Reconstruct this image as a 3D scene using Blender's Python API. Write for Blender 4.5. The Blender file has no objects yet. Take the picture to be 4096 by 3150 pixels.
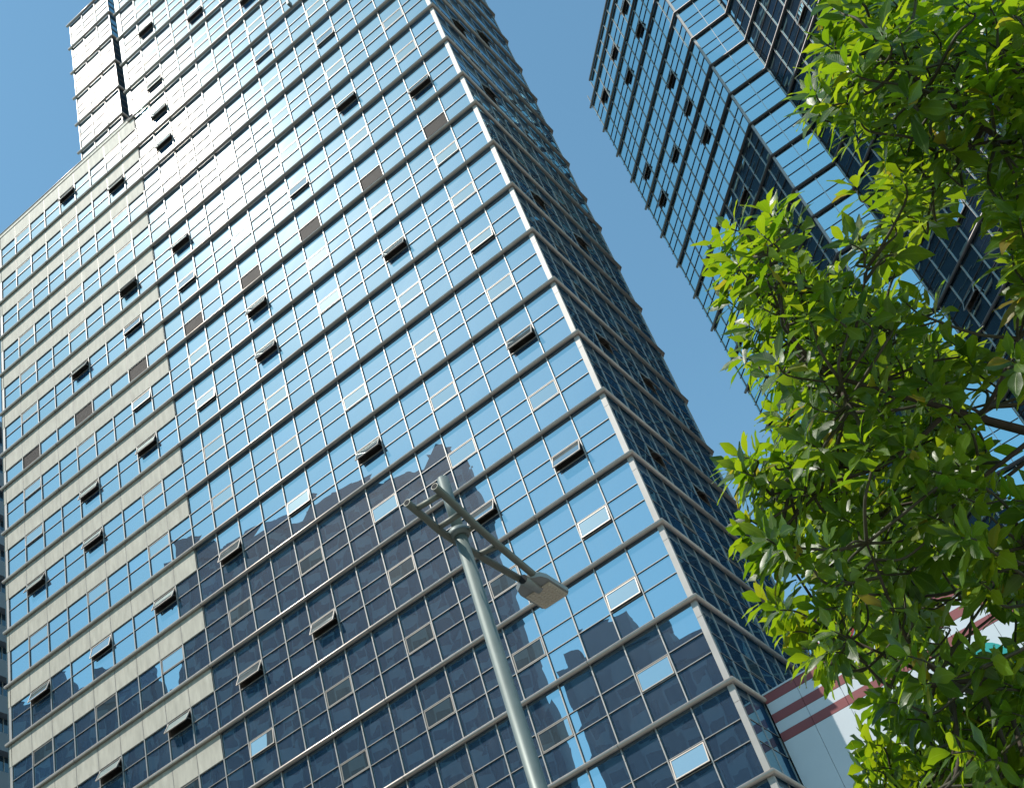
import bpy, bmesh, math, random
from mathutils import Vector, Matrix, noise
SC = bpy.context.scene
COL = SC.collection

# ---------------------------------------------------------------- camera, sky, sun, exposure
CAM = Vector((12.978, -42.242, -19.298))
YAW, PITCH, ROLL = -0.44007873, 0.72306243, -0.32357242
cd = bpy.data.cameras.new("camera")
cam = bpy.data.objects.new("camera", cd); COL.objects.link(cam)
fw = Vector((math.sin(YAW)*math.cos(PITCH), math.cos(YAW)*math.cos(PITCH), math.sin(PITCH)))
r0 = fw.cross(Vector((0, 0, 1))).normalized(); u0 = r0.cross(fw)
rr = math.cos(ROLL)*r0 + math.sin(ROLL)*u0
uu = -math.sin(ROLL)*r0 + math.cos(ROLL)*u0
R3 = Matrix((rr, uu, -fw)).transposed()
cam.matrix_world = Matrix.Translation(CAM) @ R3.to_4x4()
cd.sensor_fit = 'HORIZONTAL'; cd.sensor_width = 36.0; cd.lens = 47.499
cd.shift_x = 0.05111; cd.shift_y = 0.02929
cd.clip_start = 0.1; cd.clip_end = 5000
SC.camera = cam

SUN_EL = math.radians(56.7); SUN_AZ = math.radians(220.0)      # clockwise from +Y
w = bpy.data.worlds.new("World"); SC.world = w; w.use_nodes = True
wn = w.node_tree; bg = wn.nodes["Background"]
sky = wn.nodes.new("ShaderNodeTexSky"); sky.sky_type = 'NISHITA'; sky.sun_disc = False
sky.sun_elevation = SUN_EL; sky.sun_rotation = SUN_AZ
sky.altitude = 0; sky.air_density = 1.0; sky.dust_density = 0.25; sky.ozone_density = 3.0
grade = wn.nodes.new("ShaderNodeMix"); grade.data_type = 'RGBA'; grade.blend_type = 'MULTIPLY'
grade.inputs[0].default_value = 1.0; grade.inputs[7].default_value = (0.93, 1.2, 1.02, 1)      # clear tropical blue
wn.links.new(sky.outputs[0], grade.inputs[6]); wn.links.new(grade.outputs[2], bg.inputs[0]); bg.inputs[1].default_value = 0.147
sd = bpy.data.lights.new("sun", 'SUN'); sd.energy = 3.5; sd.angle = math.radians(0.5); sd.color = (1.0, 0.95, 0.87)
sun = bpy.data.objects.new("sun", sd); COL.objects.link(sun)
SDIR = Vector((math.sin(SUN_AZ)*math.cos(SUN_EL), math.cos(SUN_AZ)*math.cos(SUN_EL), math.sin(SUN_EL)))
sun.rotation_euler = (-SDIR).to_track_quat('-Z', 'Y').to_euler(); sun.location = (0, -60, 120)
vs = SC.view_settings
vs.view_transform = 'Standard'; vs.look = 'None'; vs.exposure = 0.5; vs.gamma = 1.0; vs.use_curve_mapping = False
SC.render.engine = 'CYCLES'
SC.cycles.max_bounces = 10; SC.cycles.glossy_bounces = 6; SC.cycles.transmission_bounces = 4
SC.cycles.caustics_reflective = False; SC.cycles.caustics_refractive = False
SC.cycles.sample_clamp_indirect = 6.0

# ---------------------------------------------------------------- materials
def mat(name):
    m = bpy.data.materials.new(name); m.use_nodes = True
    nt = m.node_tree; return m, nt, nt.nodes["Principled BSDF"]
def N(nt, kind, **kw):
    n = nt.nodes.new(kind)
    for k, v in kw.items(): setattr(n, k, v)
    return n
def ramp(nt, stops):
    r = nt.nodes.new("ShaderNodeValToRGB"); e = r.color_ramp.elements
    while len(e) < len(stops): e.new(0.5)
    for el, (p, c) in zip(e, stops):
        el.position = p; el.color = (c[0], c[1], c[2], 1) if not isinstance(c, (int, float)) else (c, c, c, 1)
    return r
def noise_tex(nt, scale, detail=3, rough=0.5, vec=None, coord='Object', stretch=None):
    tc = nt.nodes.new("ShaderNodeTexCoord"); n = nt.nodes.new("ShaderNodeTexNoise")
    n.inputs["Scale"].default_value = scale; n.inputs["Detail"].default_value = detail; n.inputs["Roughness"].default_value = rough
    if stretch:
        mp = nt.nodes.new("ShaderNodeMapping"); mp.inputs["Scale"].default_value = stretch
        nt.links.new(tc.outputs[coord], mp.inputs[0]); nt.links.new(mp.outputs[0], n.inputs["Vector"])
    else: nt.links.new(tc.outputs[coord], n.inputs["Vector"])
    return n
def plain(name, col, rough=0.5, metal=0.0, var=0.15, scale=1.5, stretch=None, bump=0.0, spec=0.5):
    m, nt, b = mat(name)
    n = noise_tex(nt, scale, 5, 0.6, stretch=stretch)
    r = ramp(nt, [(0.25, tuple(c*(1-var) for c in col)), (0.75, tuple(min(1, c*(1+var)) for c in col))])
    nt.links.new(n.outputs[0], r.inputs[0]); nt.links.new(r.outputs[0], b.inputs["Base Color"])
    b.inputs["Roughness"].default_value = rough; b.inputs["Metallic"].default_value = metal
    b.inputs["Specular IOR Level"].default_value = spec
    if bump:
        bp = N(nt, "ShaderNodeBump"); bp.inputs["Strength"].default_value = 0.4; bp.inputs["Distance"].default_value = bump
        nt.links.new(n.outputs[0], bp.inputs["Height"]); nt.links.new(bp.outputs[0], b.inputs["Normal"])
    return m

def glass_mat(name, base, tint, f0ior, wav, haze, dirt, streak=True):
    """reflective coated curtain-wall glass: mirror coat over a dark interior, a soft dusty sheen, rain streaks"""
    m, nt, b = mat(name); out = nt.nodes["Material Output"]; L = nt.links.new
    geo = N(nt, "ShaderNodeNewGeometry")
    n1 = noise_tex(nt, 0.42, 0.0, 0.4); n2 = noise_tex(nt, 1.25, 0.0, 0.5)
    # every pane has its own warp: shift the noise by the island's random value
    ad = N(nt, "ShaderNodeMath", operation='MULTIPLY_ADD'); ad.inputs[1].default_value = 0.22
    L(n2.outputs[0], ad.inputs[0]); L(n1.outputs[0], ad.inputs[2])
    bp = N(nt, "ShaderNodeBump"); bp.inputs["Strength"].default_value = 1.0; bp.inputs["Distance"].default_value = wav
    L(ad.outputs[0], bp.inputs["Height"])
    r = ramp(nt, [(0.0, tuple(c*0.7 for c in base)), (0.8, base), (1.0, tuple(c*1.7 for c in base))])
    L(geo.outputs["Random Per Island"], r.inputs[0])
    L(r.outputs[0], b.inputs["Base Color"]); L(bp.outputs[0], b.inputs["Normal"])
    b.inputs["Roughness"].default_value = 0.0; b.inputs["IOR"].default_value = f0ior
    b.inputs["Specular Tint"].default_value = (*tint, 1)
    gl = N(nt, "ShaderNodeBsdfGlossy"); gl.inputs["Roughness"].default_value = haze[1]; gl.inputs["Color"].default_value = (1, 0.97, 0.92, 1)
    mx = N(nt, "ShaderNodeMixShader"); mx.inputs[0].default_value = haze[0]
    L(b.outputs[0], mx.inputs[1]); L(gl.outputs[0], mx.inputs[2])
    g2 = N(nt, "ShaderNodeBsdfGlossy"); g2.inputs["Roughness"].default_value = 0.43; g2.inputs["Color"].default_value = (1, 0.98, 0.95, 1)
    mw = N(nt, "ShaderNodeMixShader"); mw.inputs[0].default_value = haze[0]*1.5
    L(mx.outputs[0], mw.inputs[1]); L(g2.outputs[0], mw.inputs[2]); mx = mw
    df = N(nt, "ShaderNodeBsdfDiffuse"); df.inputs["Color"].default_value = (0.46, 0.53, 0.56, 1)
    st = noise_tex(nt, 1.0, 6, 0.65, stretch=(7, 7, 0.55)); st2 = noise_tex(nt, 0.45, 2, 0.5)
    ml = N(nt, "ShaderNodeMath", operation='MULTIPLY'); L(st.outputs[0], ml.inputs[0]); L(st2.outputs[0], ml.inputs[1])
    rs = ramp(nt, [(0.22, dirt*0.25), (0.42, dirt), (0.5, dirt*2.2)]); L(ml.outputs[0], rs.inputs[0])
    mx2 = N(nt, "ShaderNodeMixShader"); L(rs.outputs[0], mx2.inputs[0]); L(mx.outputs[0], mx2.inputs[1]); L(df.outputs[0], mx2.inputs[2])
    L(mx2.outputs[0], out.inputs[0])
    return m

M = {}
M['glass_a'] = glass_mat("blue reflective glass", (0.003, 0.048, 0.12), (0.66, 0.94, 1.0), 6.0, 0.0055, (0.012, 0.17), 0.04)
M['glass_v'] = glass_mat("vent sash glass", (0.02, 0.05, 0.07), (0.85, 1.0, 1.0), 6.0, 0.002, (0.009, 0.16), 0.055)
M['glass_b'] = glass_mat("deep blue reflective glass", (0.003, 0.015, 0.045), (0.66, 0.96, 1.0), 9.0, 0.004, (0.006, 0.2), 0.012)
M['alu'] = plain("pale anodised aluminium", (0.45, 0.425, 0.395), 0.42, 0.35, 0.1, 2.0)
M['tube'] = plain("brown grey aluminium tube", (0.45, 0.375, 0.32), 0.34, 0.4, 0.12, 2.0)
M['sashframe'] = plain("tan grey sash aluminium", (0.36, 0.32, 0.28), 0.42, 0.3, 0.1, 2.0)
M['rear_dark'] = plain("added dark rear face", (0.016, 0.024, 0.042), 0.5, 0, 0.25, 0.6)  # invented for the unseen rear face, so the second tower mirrors something dark
M['trim'] = plain("corner trim panel", (0.42, 0.395, 0.365), 0.45, 0.2, 0.12, 1.3)
M['joint_shade'] = plain("dark joint and shade strip", (0.03, 0.03, 0.03), 0.8, 0, 0.1)  # real joints, and strips that paint shade along mullions and transoms
M['beige'] = plain("beige spandrel panel", (0.52, 0.485, 0.405), 0.6, 0.0, 0.2, 2.2, stretch=(1.6, 1, 0.35), spec=0.15)
M['louvre'] = plain("brown grey louvre", (0.05, 0.04, 0.035), 0.6, 0.1, 0.1)
M['room'] = plain("dark room behind the window", (0.19, 0.16, 0.135), 0.9, 0, 0.35, 2.5)
M['tube_b'] = plain("dark purple grey tube", (0.15, 0.13, 0.125), 0.4, 0.3, 0.1)
M['alu_b'] = plain("grey mullion aluminium", (0.52, 0.49, 0.46), 0.45, 0.25, 0.1)
M['concrete'] = plain("roof concrete", (0.3, 0.29, 0.27), 0.85, 0, 0.15)
M['white'] = plain("white metal cladding", (0.62, 0.65, 0.67), 0.42, 0.1, 0.05, 0.6)
M['red'] = plain("dusty red cladding stripe", (0.27, 0.07, 0.07), 0.5, 0.05, 0.08)
M['pole'] = plain("grey green painted steel", (0.165, 0.195, 0.18), 0.5, 0.25, 0.1, 6, bump=0.0006)
M['polearm'] = plain("olive grey painted steel", (0.15, 0.155, 0.125), 0.55, 0.2, 0.12, 6)
M['lamp'] = plain("grey cast lamp housing", (0.28, 0.29, 0.28), 0.5, 0.2, 0.06, 5)
M['lens'] = plain("cream led lens plate", (0.62, 0.54, 0.42), 0.3, 0.0, 0.05, 8)
M['bore'] = plain("inside of pipe", (0.02, 0.02, 0.02), 0.9, 0, 0.1)
M['asphalt'] = plain("asphalt", (0.055, 0.055, 0.057), 0.9, 0, 0.25, 3)
M['paving'] = plain("pavement slabs", (0.27, 0.26, 0.24), 0.85, 0, 0.15, 1.5)
M['line'] = plain("road paint", (0.75, 0.75, 0.72), 0.7, 0, 0.1)
M['earth'] = plain("ground", (0.2, 0.19, 0.17), 0.9, 0, 0.2, 0.5)
M['flatwall'] = plain("pale apartment wall", (0.36, 0.38, 0.40), 0.7, 0, 0.08, 0.7)
M['flatwin'] = glass_mat("apartment window glass", (0.004, 0.03, 0.06), (0.7, 0.95, 1), 2.2, 0.002, (0.01, 0.3), 0.01)
M['resid1'] = plain("tan tiled tower wall", (0.075, 0.10, 0.13), 0.8, 0, 0.1, 0.3)
M['resid2'] = plain("grey tiled tower wall", (0.03, 0.05, 0.082), 0.8, 0, 0.1, 0.3)
M['residbay'] = plain("pale tiled bay", (0.10, 0.13, 0.165), 0.7, 0, 0.12, 0.3)
M['residwin'] = plain("dark bay window glass", (0.015, 0.02, 0.03), 0.12, 0, 0.3, 0.5)
M['acwhite'] = plain("off white air conditioner casing", (0.6, 0.58, 0.5), 0.5, 0, 0.05, 3)
M['acred'] = plain("red badge", (0.5, 0.03, 0.03), 0.5, 0, 0.05)
M['fan'] = plain("dark red brown fan blade", (0.10, 0.035, 0.035), 0.5, 0.2, 0.1, 6)
M['hub'] = plain("cream fan hub", (0.7, 0.62, 0.45), 0.4, 0.1, 0.05, 6)
for nm, c in (("sign_red", (0.62, 0.06, 0.07)), ("sign_teal", (0.01, 0.33, 0.30)), ("sign_yellow", (0.75, 0.55, 0.03)), ("sign_blue", (0.05, 0.2, 0.62)), ("sign_white", (0.75, 0.76, 0.78))):
    M[nm] = plain(nm.replace("_", " ") + " panel", c, 0.45, 0, 0.04)

def leaf_mat(name, hue):
    m, nt, b = mat(name); L = nt.links.new; out = nt.nodes["Material Output"]
    geo = N(nt, "ShaderNodeNewGeometry"); uv = N(nt, "ShaderNodeUVMap", uv_map="UVMap")
    sx = N(nt, "ShaderNodeSeparateXYZ"); L(uv.outputs[0], sx.inputs[0])
    if hue == 'green':
        r = ramp(nt, [(0.0, (0.016, 0.046, 0.006)), (0.45, (0.032, 0.080, 0.007)), (0.97, (0.06, 0.12, 0.009)), (0.985, (0.20, 0.17, 0.015)), (1.0, (0.18, 0.13, 0.02))])
        t = ramp(nt, [(0.0, (0.22, 0.42, 0.008)), (0.45, (0.38, 0.57, 0.010)), (0.97, (0.54, 0.68, 0.014)), (0.985, (0.62, 0.52, 0.03)), (1.0, (0.5, 0.36, 0.03))])
    else:
        r = ramp(nt, [(0.0, (0.12, 0.06, 0.02)), (1.0, (0.2, 0.12, 0.05))]); t = ramp(nt, [(0.0, (0.1, 0.05, 0.01)), (1.0, (0.15, 0.09, 0.02))])
    L(geo.outputs["Random Per Island"], r.inputs[0]); L(geo.outputs["Random Per Island"], t.inputs[0])
    # veins: side veins slant from the midrib
    ax = N(nt, "ShaderNodeMath", operation='SUBTRACT'); L(sx.outputs[0], ax.inputs[0]); ax.inputs[1].default_value = 0.5
    ab = N(nt, "ShaderNodeMath", operation='ABSOLUTE'); L(ax.outputs[0], ab.inputs[0])
    v1 = N(nt, "ShaderNodeMath", operation='MULTIPLY_ADD'); L(ab.outputs[0], v1.inputs[0]); v1.inputs[1].default_value = -0.45; L(sx.outputs[1], v1.inputs[2])
    v2 = N(nt, "ShaderNodeMath", operation='MULTIPLY'); L(v1.outputs[0], v2.inputs[0]); v2.inputs[1].default_value = 75.0
    v3 = N(nt, "ShaderNodeMath", operation='SINE'); L(v2.outputs[0], v3.inputs[0])
    v4 = ramp(nt, [(0.80, 0.0), (1.0, 0.35)]); L(v3.outputs[0], v4.inputs[0])
    md = ramp(nt, [(0.0, 0.7), (0.03, 0.6), (0.05, 0.0)]); L(ab.outputs[0], md.inputs[0])
    mm = N(nt, "ShaderNodeMath", operation='MAXIMUM'); L(v4.outputs[0], mm.inputs[0]); L(md.outputs[0], mm.inputs[1])
    mc = N(nt, "ShaderNodeMix", data_type='RGBA'); L(mm.outputs[0], mc.inputs[0]); L(r.outputs[0], mc.inputs[6]); mc.inputs[7].default_value = (0.16, 0.24, 0.05, 1)
    L(mc.outputs[2], b.inputs["Base Color"]); b.inputs["Roughness"].default_value = 0.36; b.inputs["Specular IOR Level"].default_value = 0.5
    bp = N(nt, "ShaderNodeBump"); bp.inputs["Strength"].default_value = 0.35; bp.inputs["Distance"].default_value = 0.002
    L(mm.outputs[0], bp.inputs["Height"]); L(bp.outputs[0], b.inputs["Normal"])
    tr = N(nt, "ShaderNodeBsdfTranslucent"); L(t.outputs[0], tr.inputs[0])
    ms = N(nt, "ShaderNodeMixShader"); ms.inputs[0].default_value = 0.42
    L(b.outputs[0], ms.inputs[1]); L(tr.outputs[0], ms.inputs[2]); L(ms.outputs[0], out.inputs[0])
    return m
M['leaf'] = leaf_mat("glossy green leaf", 'green')
M['deadleaf'] = leaf_mat("dry brown leaf", 'brown')
M['bark'] = plain("dark grey brown bark", (0.06, 0.044, 0.032), 0.85, 0, 0.35, 14, bump=0.006)
M['twig'] = plain("green brown twig", (0.05, 0.045, 0.022), 0.7, 0, 0.2, 20)

# ---------------------------------------------------------------- helpers
class MB:
    """collects shapes with materials, then links them as ONE mesh object"""
    def __init__(s): s.v = []; s.f = []; s.m = []; s.mats = []; s.sm = []
    def mi(s, m):
        if m not in s.mats: s.mats.append(m)
        return s.mats.index(m)
    def poly(s, pts, m, smooth=False):
        i = len(s.v); s.v += [tuple(p) for p in pts]; s.f.append(tuple(range(i, i+len(pts)))); s.m.append(s.mi(m)); s.sm.append(smooth)
    def hexa(s, p, m):                    # p: 8 points, bottom ring 0-3, top ring 4-7
        i = len(s.v); s.v += [tuple(q) for q in p]
        for f in ((3, 2, 1, 0), (4, 5, 6, 7), (0, 1, 5, 4), (1, 2, 6, 5), (2, 3, 7, 6), (3, 0, 4, 7)):
            s.f.append(tuple(i+k for k in f)); s.m.append(s.mi(m)); s.sm.append(False)
    def box(s, F, t0, t1, d0, d1, z0, z1, m):
        P = F.P
        s.hexa([P(t0, d0, z0), P(t0, d1, z0), P(t1, d1, z0), P(t1, d0, z0), P(t0, d0, z1), P(t0, d1, z1), P(t1, d1, z1), P(t1, d0, z1)], m)
    def tube(s, path, rad, m, n=10, caps=True, bore=None):
        path = [Vector(p) for p in path]; k = len(path)
        rad = [rad]*k if isinstance(rad, (int, float)) else rad
        i0 = len(s.v); ref = None
        for j in range(k):
            a = (path[j]-path[j-1]).normalized() if j else None
            b = (path[j+1]-path[j]).normalized() if j < k-1 else None
            t = (a+b).normalized() if a and b else (a or b)
            if ref is None:
                ref = Vector((0, 0, 1)) if abs(t.z) < 0.9 else Vector((1, 0, 0))
            x = (ref - t*ref.dot(t)).normalized(); ref = x; y = t.cross(x)
            st = 1.0/max(0.5, math.sqrt((1+a.dot(b))/2)) if a and b else 1.0
            mit = (a-b) if a and b else Vector((0, 0, 0))
            mit = mit.normalized() if mit.length > 1e-5 else None
            for q in range(n):
                an = 2*math.pi*q/n; o = (x*math.cos(an)+y*math.sin(an))*rad[j]
                if mit: o = o + mit*(o.dot(mit)*(st-1))
                s.v.append(tuple(path[j]+o))
        mi = s.mi(m)
        for j in range(k-1):
            for q in range(n):
                a = i0+j*n+q; b = i0+j*n+(q+1) % n
                s.f.append((a, b, b+n, a+n)); s.m.append(mi); s.sm.append(True)
        if caps:
            s.f.append(tuple(i0+q for q in range(n))[::-1]); s.m.append(s.mi(bore or m)); s.sm.append(False)
            s.f.append(tuple(i0+(k-1)*n+q for q in range(n))); s.m.append(s.mi(bore or m)); s.sm.append(False)
    def build(s, name, parent=None, origin=None, uv=None):
        me = bpy.data.meshes.new(name)
        o3 = Vector(origin) if origin is not None else (Vector(parent['_o']) if parent is not None and '_o' in parent else Vector((0, 0, 0)))
        me.from_pydata([(p[0]-o3[0], p[1]-o3[1], p[2]-o3[2]) for p in s.v], [], s.f)
        for m in s.mats: me.materials.append(M[m])
        me.polygons.foreach_set("material_index", s.m); me.polygons.foreach_set("use_smooth", s.sm)
        if uv:
            l = me.uv_layers.new(name="UVMap")
            l.data.foreach_set("uv", [c for q in uv for c in q])
        me.update()
        o = bpy.data.objects.new(name, me); COL.objects.link(o)
        if parent is not None: o.parent = parent
        elif origin is not None: o.location = o3
        if parent is not None and '_o' in parent: ORG[o.name] = tuple(parent['_o'])
        return o
ORG = {}
def sub(mb, name, parent_part, root):
    """a sub-part: child of a part, same local frame as the root"""
    o = mb.build(name, None, None)
    o3 = root['_o']
    o.data.transform(Matrix.Translation((-o3[0], -o3[1], -o3[2])))
    o.parent = parent_part
    return o
def thing(name, label, cat, loc, group=None):
    o = bpy.data.objects.new(name, None); COL.objects.link(o); o.location = loc; o.empty_display_size = 0.5
    o['label'] = label; o['category'] = cat; o['_o'] = tuple(loc)
    if group: o['group'] = group
    return o
def tag(o, label, cat, group=None):
    o['label'] = label; o['category'] = cat
    if group: o['group'] = group
    return o
def struct(o): o['kind'] = 'structure'; return o

class Fac:
    """a facade plane: t along the wall, d outward, z up"""
    def __init__(s, ox, oy, ux, uy):
        s.o = Vector((ox, oy, 0)); s.u = Vector((ux, uy, 0)).normalized(); s.n = Vector((s.u.y, -s.u.x, 0))
    def P(s, t, d, z): return s.o + s.u*t + s.n*d + Vector((0, 0, z))

H, SH, GZ = 3.7, 2.888, -20.898
def ZF(k): return H*k if k <= 11 else H*(k-1)+SH
GD = -0.06                                  # glass plane behind the facade line
def in_view_size(p):
    """apparent size of a window at p, 0 when the photograph's frame does not hold it"""
    d = p-CAM; z = d.dot(fw)
    if z <= 1: return 0
    x = d.dot(rr)/z; y = d.dot(uu)/z
    if not (-0.36 < x < 0.44 and -0.29 < y < 0.34): return 0
    return 1.0/z/z
# ---------------------------------------------------------------- curtain-wall builder
RND = random.Random(11)
def pane(mb, F, t0, t1, z0, z1, m, d=GD, j=0.0022):
    q = [F.P(t0, d+RND.uniform(-j, j), z0), F.P(t1, d+RND.uniform(-j, j), z0), F.P(t1, d+RND.uniform(-j, j), z1), F.P(t0, d+RND.uniform(-j, j), z1)]
    mb.poly(q, m)
def rows(k):
    z = ZF(k)
    return [(z, z+1.30), (z+1.30, ZF(k+1))] if k == 11 else [(z, z+1.39), (z+1.39, z+2.27), (z+2.27, ZF(k+1))]
def window_mesh(mb, F, t0, t1, k, glass, alu, skip=(), beige=False, pr=0.05):
    rs = rows(k); a = M
    for i, (z0, z1) in enumerate(rs):
        if i in skip: continue
        if beige and i == len(rs)-1: continue
        pane(mb, F, t0, t1, z0, z1, glass)
    for i, (z0, z1) in enumerate(rs[1:]):
        mb.box(F, t0+0.028, t1-0.028, GD-0.02, GD+pr, z0-0.009, z0+0.015, alu); (alu == 'alu') and mb.box(F, t0+0.02, t1-0.02, GD-0.02, GD+0.014, z0-0.03, z0-0.0095, 'joint_shade')  # dark strip stands in for the shade under the transom
def recess(mb, F, t0, t1, z0, z1, dep=0.75):
    P = F.P; a, b = t0+0.03, t1-0.03; f = GD-0.004; e = f-dep
    mb.poly([P(a, e, z0), P(b, e, z0), P(b, e, z1), P(a, e, z1)], 'room')
    mb.poly([P(a, f, z0), P(b, f, z0), P(b, e, z0), P(a, e, z0)], 'room')
    mb.poly([P(a, e, z1), P(b, e, z1), P(b, f, z1), P(a, f, z1)], 'room')
    mb.poly([P(a, f, z0), P(a, e, z0), P(a, e, z1), P(a, f, z1)], 'room')
    mb.poly([P(b, e, z0), P(b, f, z0), P(b, f, z1), P(b, e, z1)], 'room')
    # fixed outer frame round the opening
    w = 0.03
    for bx in ((t0+0.02, t1-0.02, z1-w, z1), (t0+0.02, t1-0.02, z0, z0+w*0.7), (t0+0.02, t0+0.02+w, z0+w*0.7, z1-w), (t1-0.02-w, t1-0.02, z0+w*0.7, z1-w)):
        mb.box(F, bx[0], bx[1], GD-0.06, GD+0.012, bx[2], bx[3], 'sashframe')
def sash(F, t0, t1, z0, z1, ang, fm='sashframe', gm='glass_v'):
    """top-hinged awning sash: frame mesh and pane mesh; ang in radians"""
    fr, gl = MB(), MB()
    a, b = t0+0.055, t1-0.055; hgt = z1-z0-0.07; top = z1-0.035; c, s_ = math.cos(ang), math.sin(ang)
    def Q(t, y, q): return F.P(t, GD+0.02 + y*c + q*s_, top - q*c + y*s_)      # y out of the sash, q down from the hinge
    def bx(ta, tb, qa, qb, ya, yb, m, mb):
        mb.hexa([Q(ta, ya, qb), Q(ta, yb, qb), Q(tb, yb, qb), Q(tb, ya, qb), Q(ta, ya, qa), Q(ta, yb, qa), Q(tb, yb, qa), Q(tb, ya, qa)], m)
    w = 0.036 if ang < .1 else 0.045
    bx(a, b, 0, w, -0.03, 0.022, fm, fr); bx(a, b, hgt-w, hgt, -0.03, 0.022, fm, fr)
    bx(a, a+w, w, hgt-w, -0.03, 0.022, fm, fr); bx(b-w, b, w, hgt-w, -0.03, 0.022, fm, fr)
    if ang > 0.12:                            # stay arms from the jamb to the sash
        for t in (a+0.03, b-0.03):
            fr.tube([F.P(t, GD-0.03, z0+0.30), Q(t, -0.03, hgt*0.78)], 0.012, fm, 6)
    gl.hexa([Q(a+w, -0.008, hgt-w), Q(a+w, 0.004, hgt-w), Q(b-w, 0.004, hgt-w), Q(b-w, -0.008, hgt-w), Q(a+w, -0.008, w), Q(a+w, 0.004, w), Q(b-w, 0.004, w), Q(b-w, -0.008, w)], gm)
    return fr, gl
def add_sash(root, F, t0, t1, k, ang, fm='sashframe', gm='glass_v', label=None):
    z = ZF(k); fr, gl = sash(F, t0, t1, z+1.39, z+2.27, ang, fm, gm)
    p = fr.build('vent_window', root); sub(gl, 'pane', p, root)
    if label: p['label'] = label
    return p
def mullion(mb, F, t, z0, z1, k0, k1, m, w=0.023, pr=0.012, low=GD-0.03):
    for k in range(k0, k1):
        a, b = max(z0, ZF(k)), min(z1, ZF(k+1))
        if b-a < 0.3: continue
        j = b-0.62
        if m == 'alu': mb.box(F, t+w+.001, t+w+.016, low, GD+.014, a+.03, b-.03, 'joint_shade')  # dark strip paints the shaded right edge of the mullion
        if b-a > 2:
            mb.box(F, t-w, t+w, low, pr, a+0.03, j-0.008, m); mb.box(F, t-w, t+w, low, pr, j+0.008, b-0.03, m)
        else: mb.box(F, t-w, t+w, low, pr, a+0.03, b-0.03, m)
def spread(root, cand, name, limit=100):
    """cand: (size, MB); the largest in the picture become parts of their own, the rest one mesh"""
    cand.sort(key=lambda c: -c[0]); rest = MB()
    for i, (s_, mb) in enumerate(cand):
        if i < limit and s_ > 0: mb.build(name, root)
        else:
            o = len(rest.v); rest.v += mb.v
            for f, m_, sm in zip(mb.f, mb.m, mb.sm):
                rest.f.append(tuple(o+q for q in f)); rest.m.append(rest.mi(mb.mats[m_])); rest.sm.append(sm)
    if rest.f:
        o = rest.build(name, root); o['kind'] = 'stuff'

# ---------------------------------------------------------------- tower with the beige bands (front, side, low wing, set-back bay)
K0, K1 = -5, 23
A = thing('glass_tower', 'bright blue glass tower with beige bands on its lower wing and a sun glare', 'office tower', (-19, 6.3, GZ))
FA = Fac(0, 0, 1, 0)                          # front: t = x, outward -y
FR = Fac(0, 0, 0, 1)                          # side: t = y, outward +x
XM = [-0.24] + [-0.24-1.56*i for i in range(1, 16)] + [-23.64-1.605*i for i in range(1, 10)]
YM = [0.0] + [1.33+1.39*i for i in range(9)]
XT, TOPM, TOPL, DEP = -24.05, 85.2, 66.15, 12.7
OPEN_A = {(13,20):26,(10,19):26,(7,18):26,(7,16):9,(4,15):9,(13,18):12,(13,17):22,(13,16):22,(4,13):28,(1,12):26,(13,13):32,(16,13):32,(19,17):22,(16,16):22,
 (13,12):11,(7,12):14,(10,10):28,(4,9):32,(1,8):9,(10,9):30,(16,12):17,(19,12):28,(16,10):9,(13,9):9,(16,9):25,(7,6):33,(1,6):28,(1,4):31,(19,9):24,(19,8):27,
 (22,10):4,(22,9):5,(10,6):8,(13,6):27,(16,6):32,(22,8):30,(19,6):20,(4,4):32,(1,3):7,(1,2):7,(13,4):32,(22,6):26,(16,4):34,(13,3):6,(19,4):34,(1,1):3,(1,0):8,(10,4):32}
CLOSED_T = {(7,5):2.2,(7,4):2.4,(7,9):2,(10,9):2,(7,7):2,(1,10):3,(4,10):3,(13,5):1.6,(1,5):1.2}
wins, closed = [], []
base_z = ZF(K0)
for k in range(K0, K1):
    for b in range(24):
        if b >= 15 and k >= 18: continue
        t1, t0 = XM[b], XM[b+1]
        if b == 15: t1 = XM[15]
        mb = MB(); oper = b % 3 == 1; beige = b >= 15
        skip = ()
        if oper: skip = (0,) if k == 11 else (1,)
        window_mesh(mb, FA, t0, t1, k, 'glass_a', 'alu', skip, beige)
        z = ZF(k)
        if oper and k != 11:
            recess(mb, FA, t0, t1, z+1.39, z+2.27)
            if (b, k) in OPEN_A: add_sash(A, FA, t0, t1, k, math.radians(OPEN_A[(b, k)]*(0.84 if OPEN_A[(b, k)] > 12 else 1.0)+RND.uniform(-2.5, 2.5)*(OPEN_A[(b, k)] > 12)))
            else: closed.append((in_view_size(FA.P(t0, 0, z+1.8)), FA, t0, t1, k, CLOSED_T.get((b, k), RND.choice((0.15, 0.3, 0.5, 0.9, 1.4)))))
        wins.append((in_view_size(FA.P((t0+t1)/2, 0, z+1.8)), mb))
    # side face
    if k < K1:
        for b in range(9):
            t0, t1 = YM[b], YM[b+1] if b < 8 else DEP
            if b == 0: t0 = 0.07
            mb = MB(); oper = b in (2, 5) and k != 11
            window_mesh(mb, FR, t0, t1, k, 'glass_a', 'alu', (1,) if oper else (), pr=0.02)
            z = ZF(k)
            if oper:
                recess(mb, FR, t0, t1, z+1.39, z+2.27)
                if (b, k) in ((2,4),(5,4),(2,6),(5,6),(2,9),(5,9),(2,14),(5,15),(2,12)): add_sash(A, FR, t0, t1, k, math.radians(20))
                else: closed.append((in_view_size(FR.P(t0, 0, z+1.8))*0.3, FR, t0, t1, k, RND.choice((0.2, 0.4, 0.8))))
            wins.append((in_view_size(FR.P((t0+t1)/2, 0, z+1.8))*0.3, mb))
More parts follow.
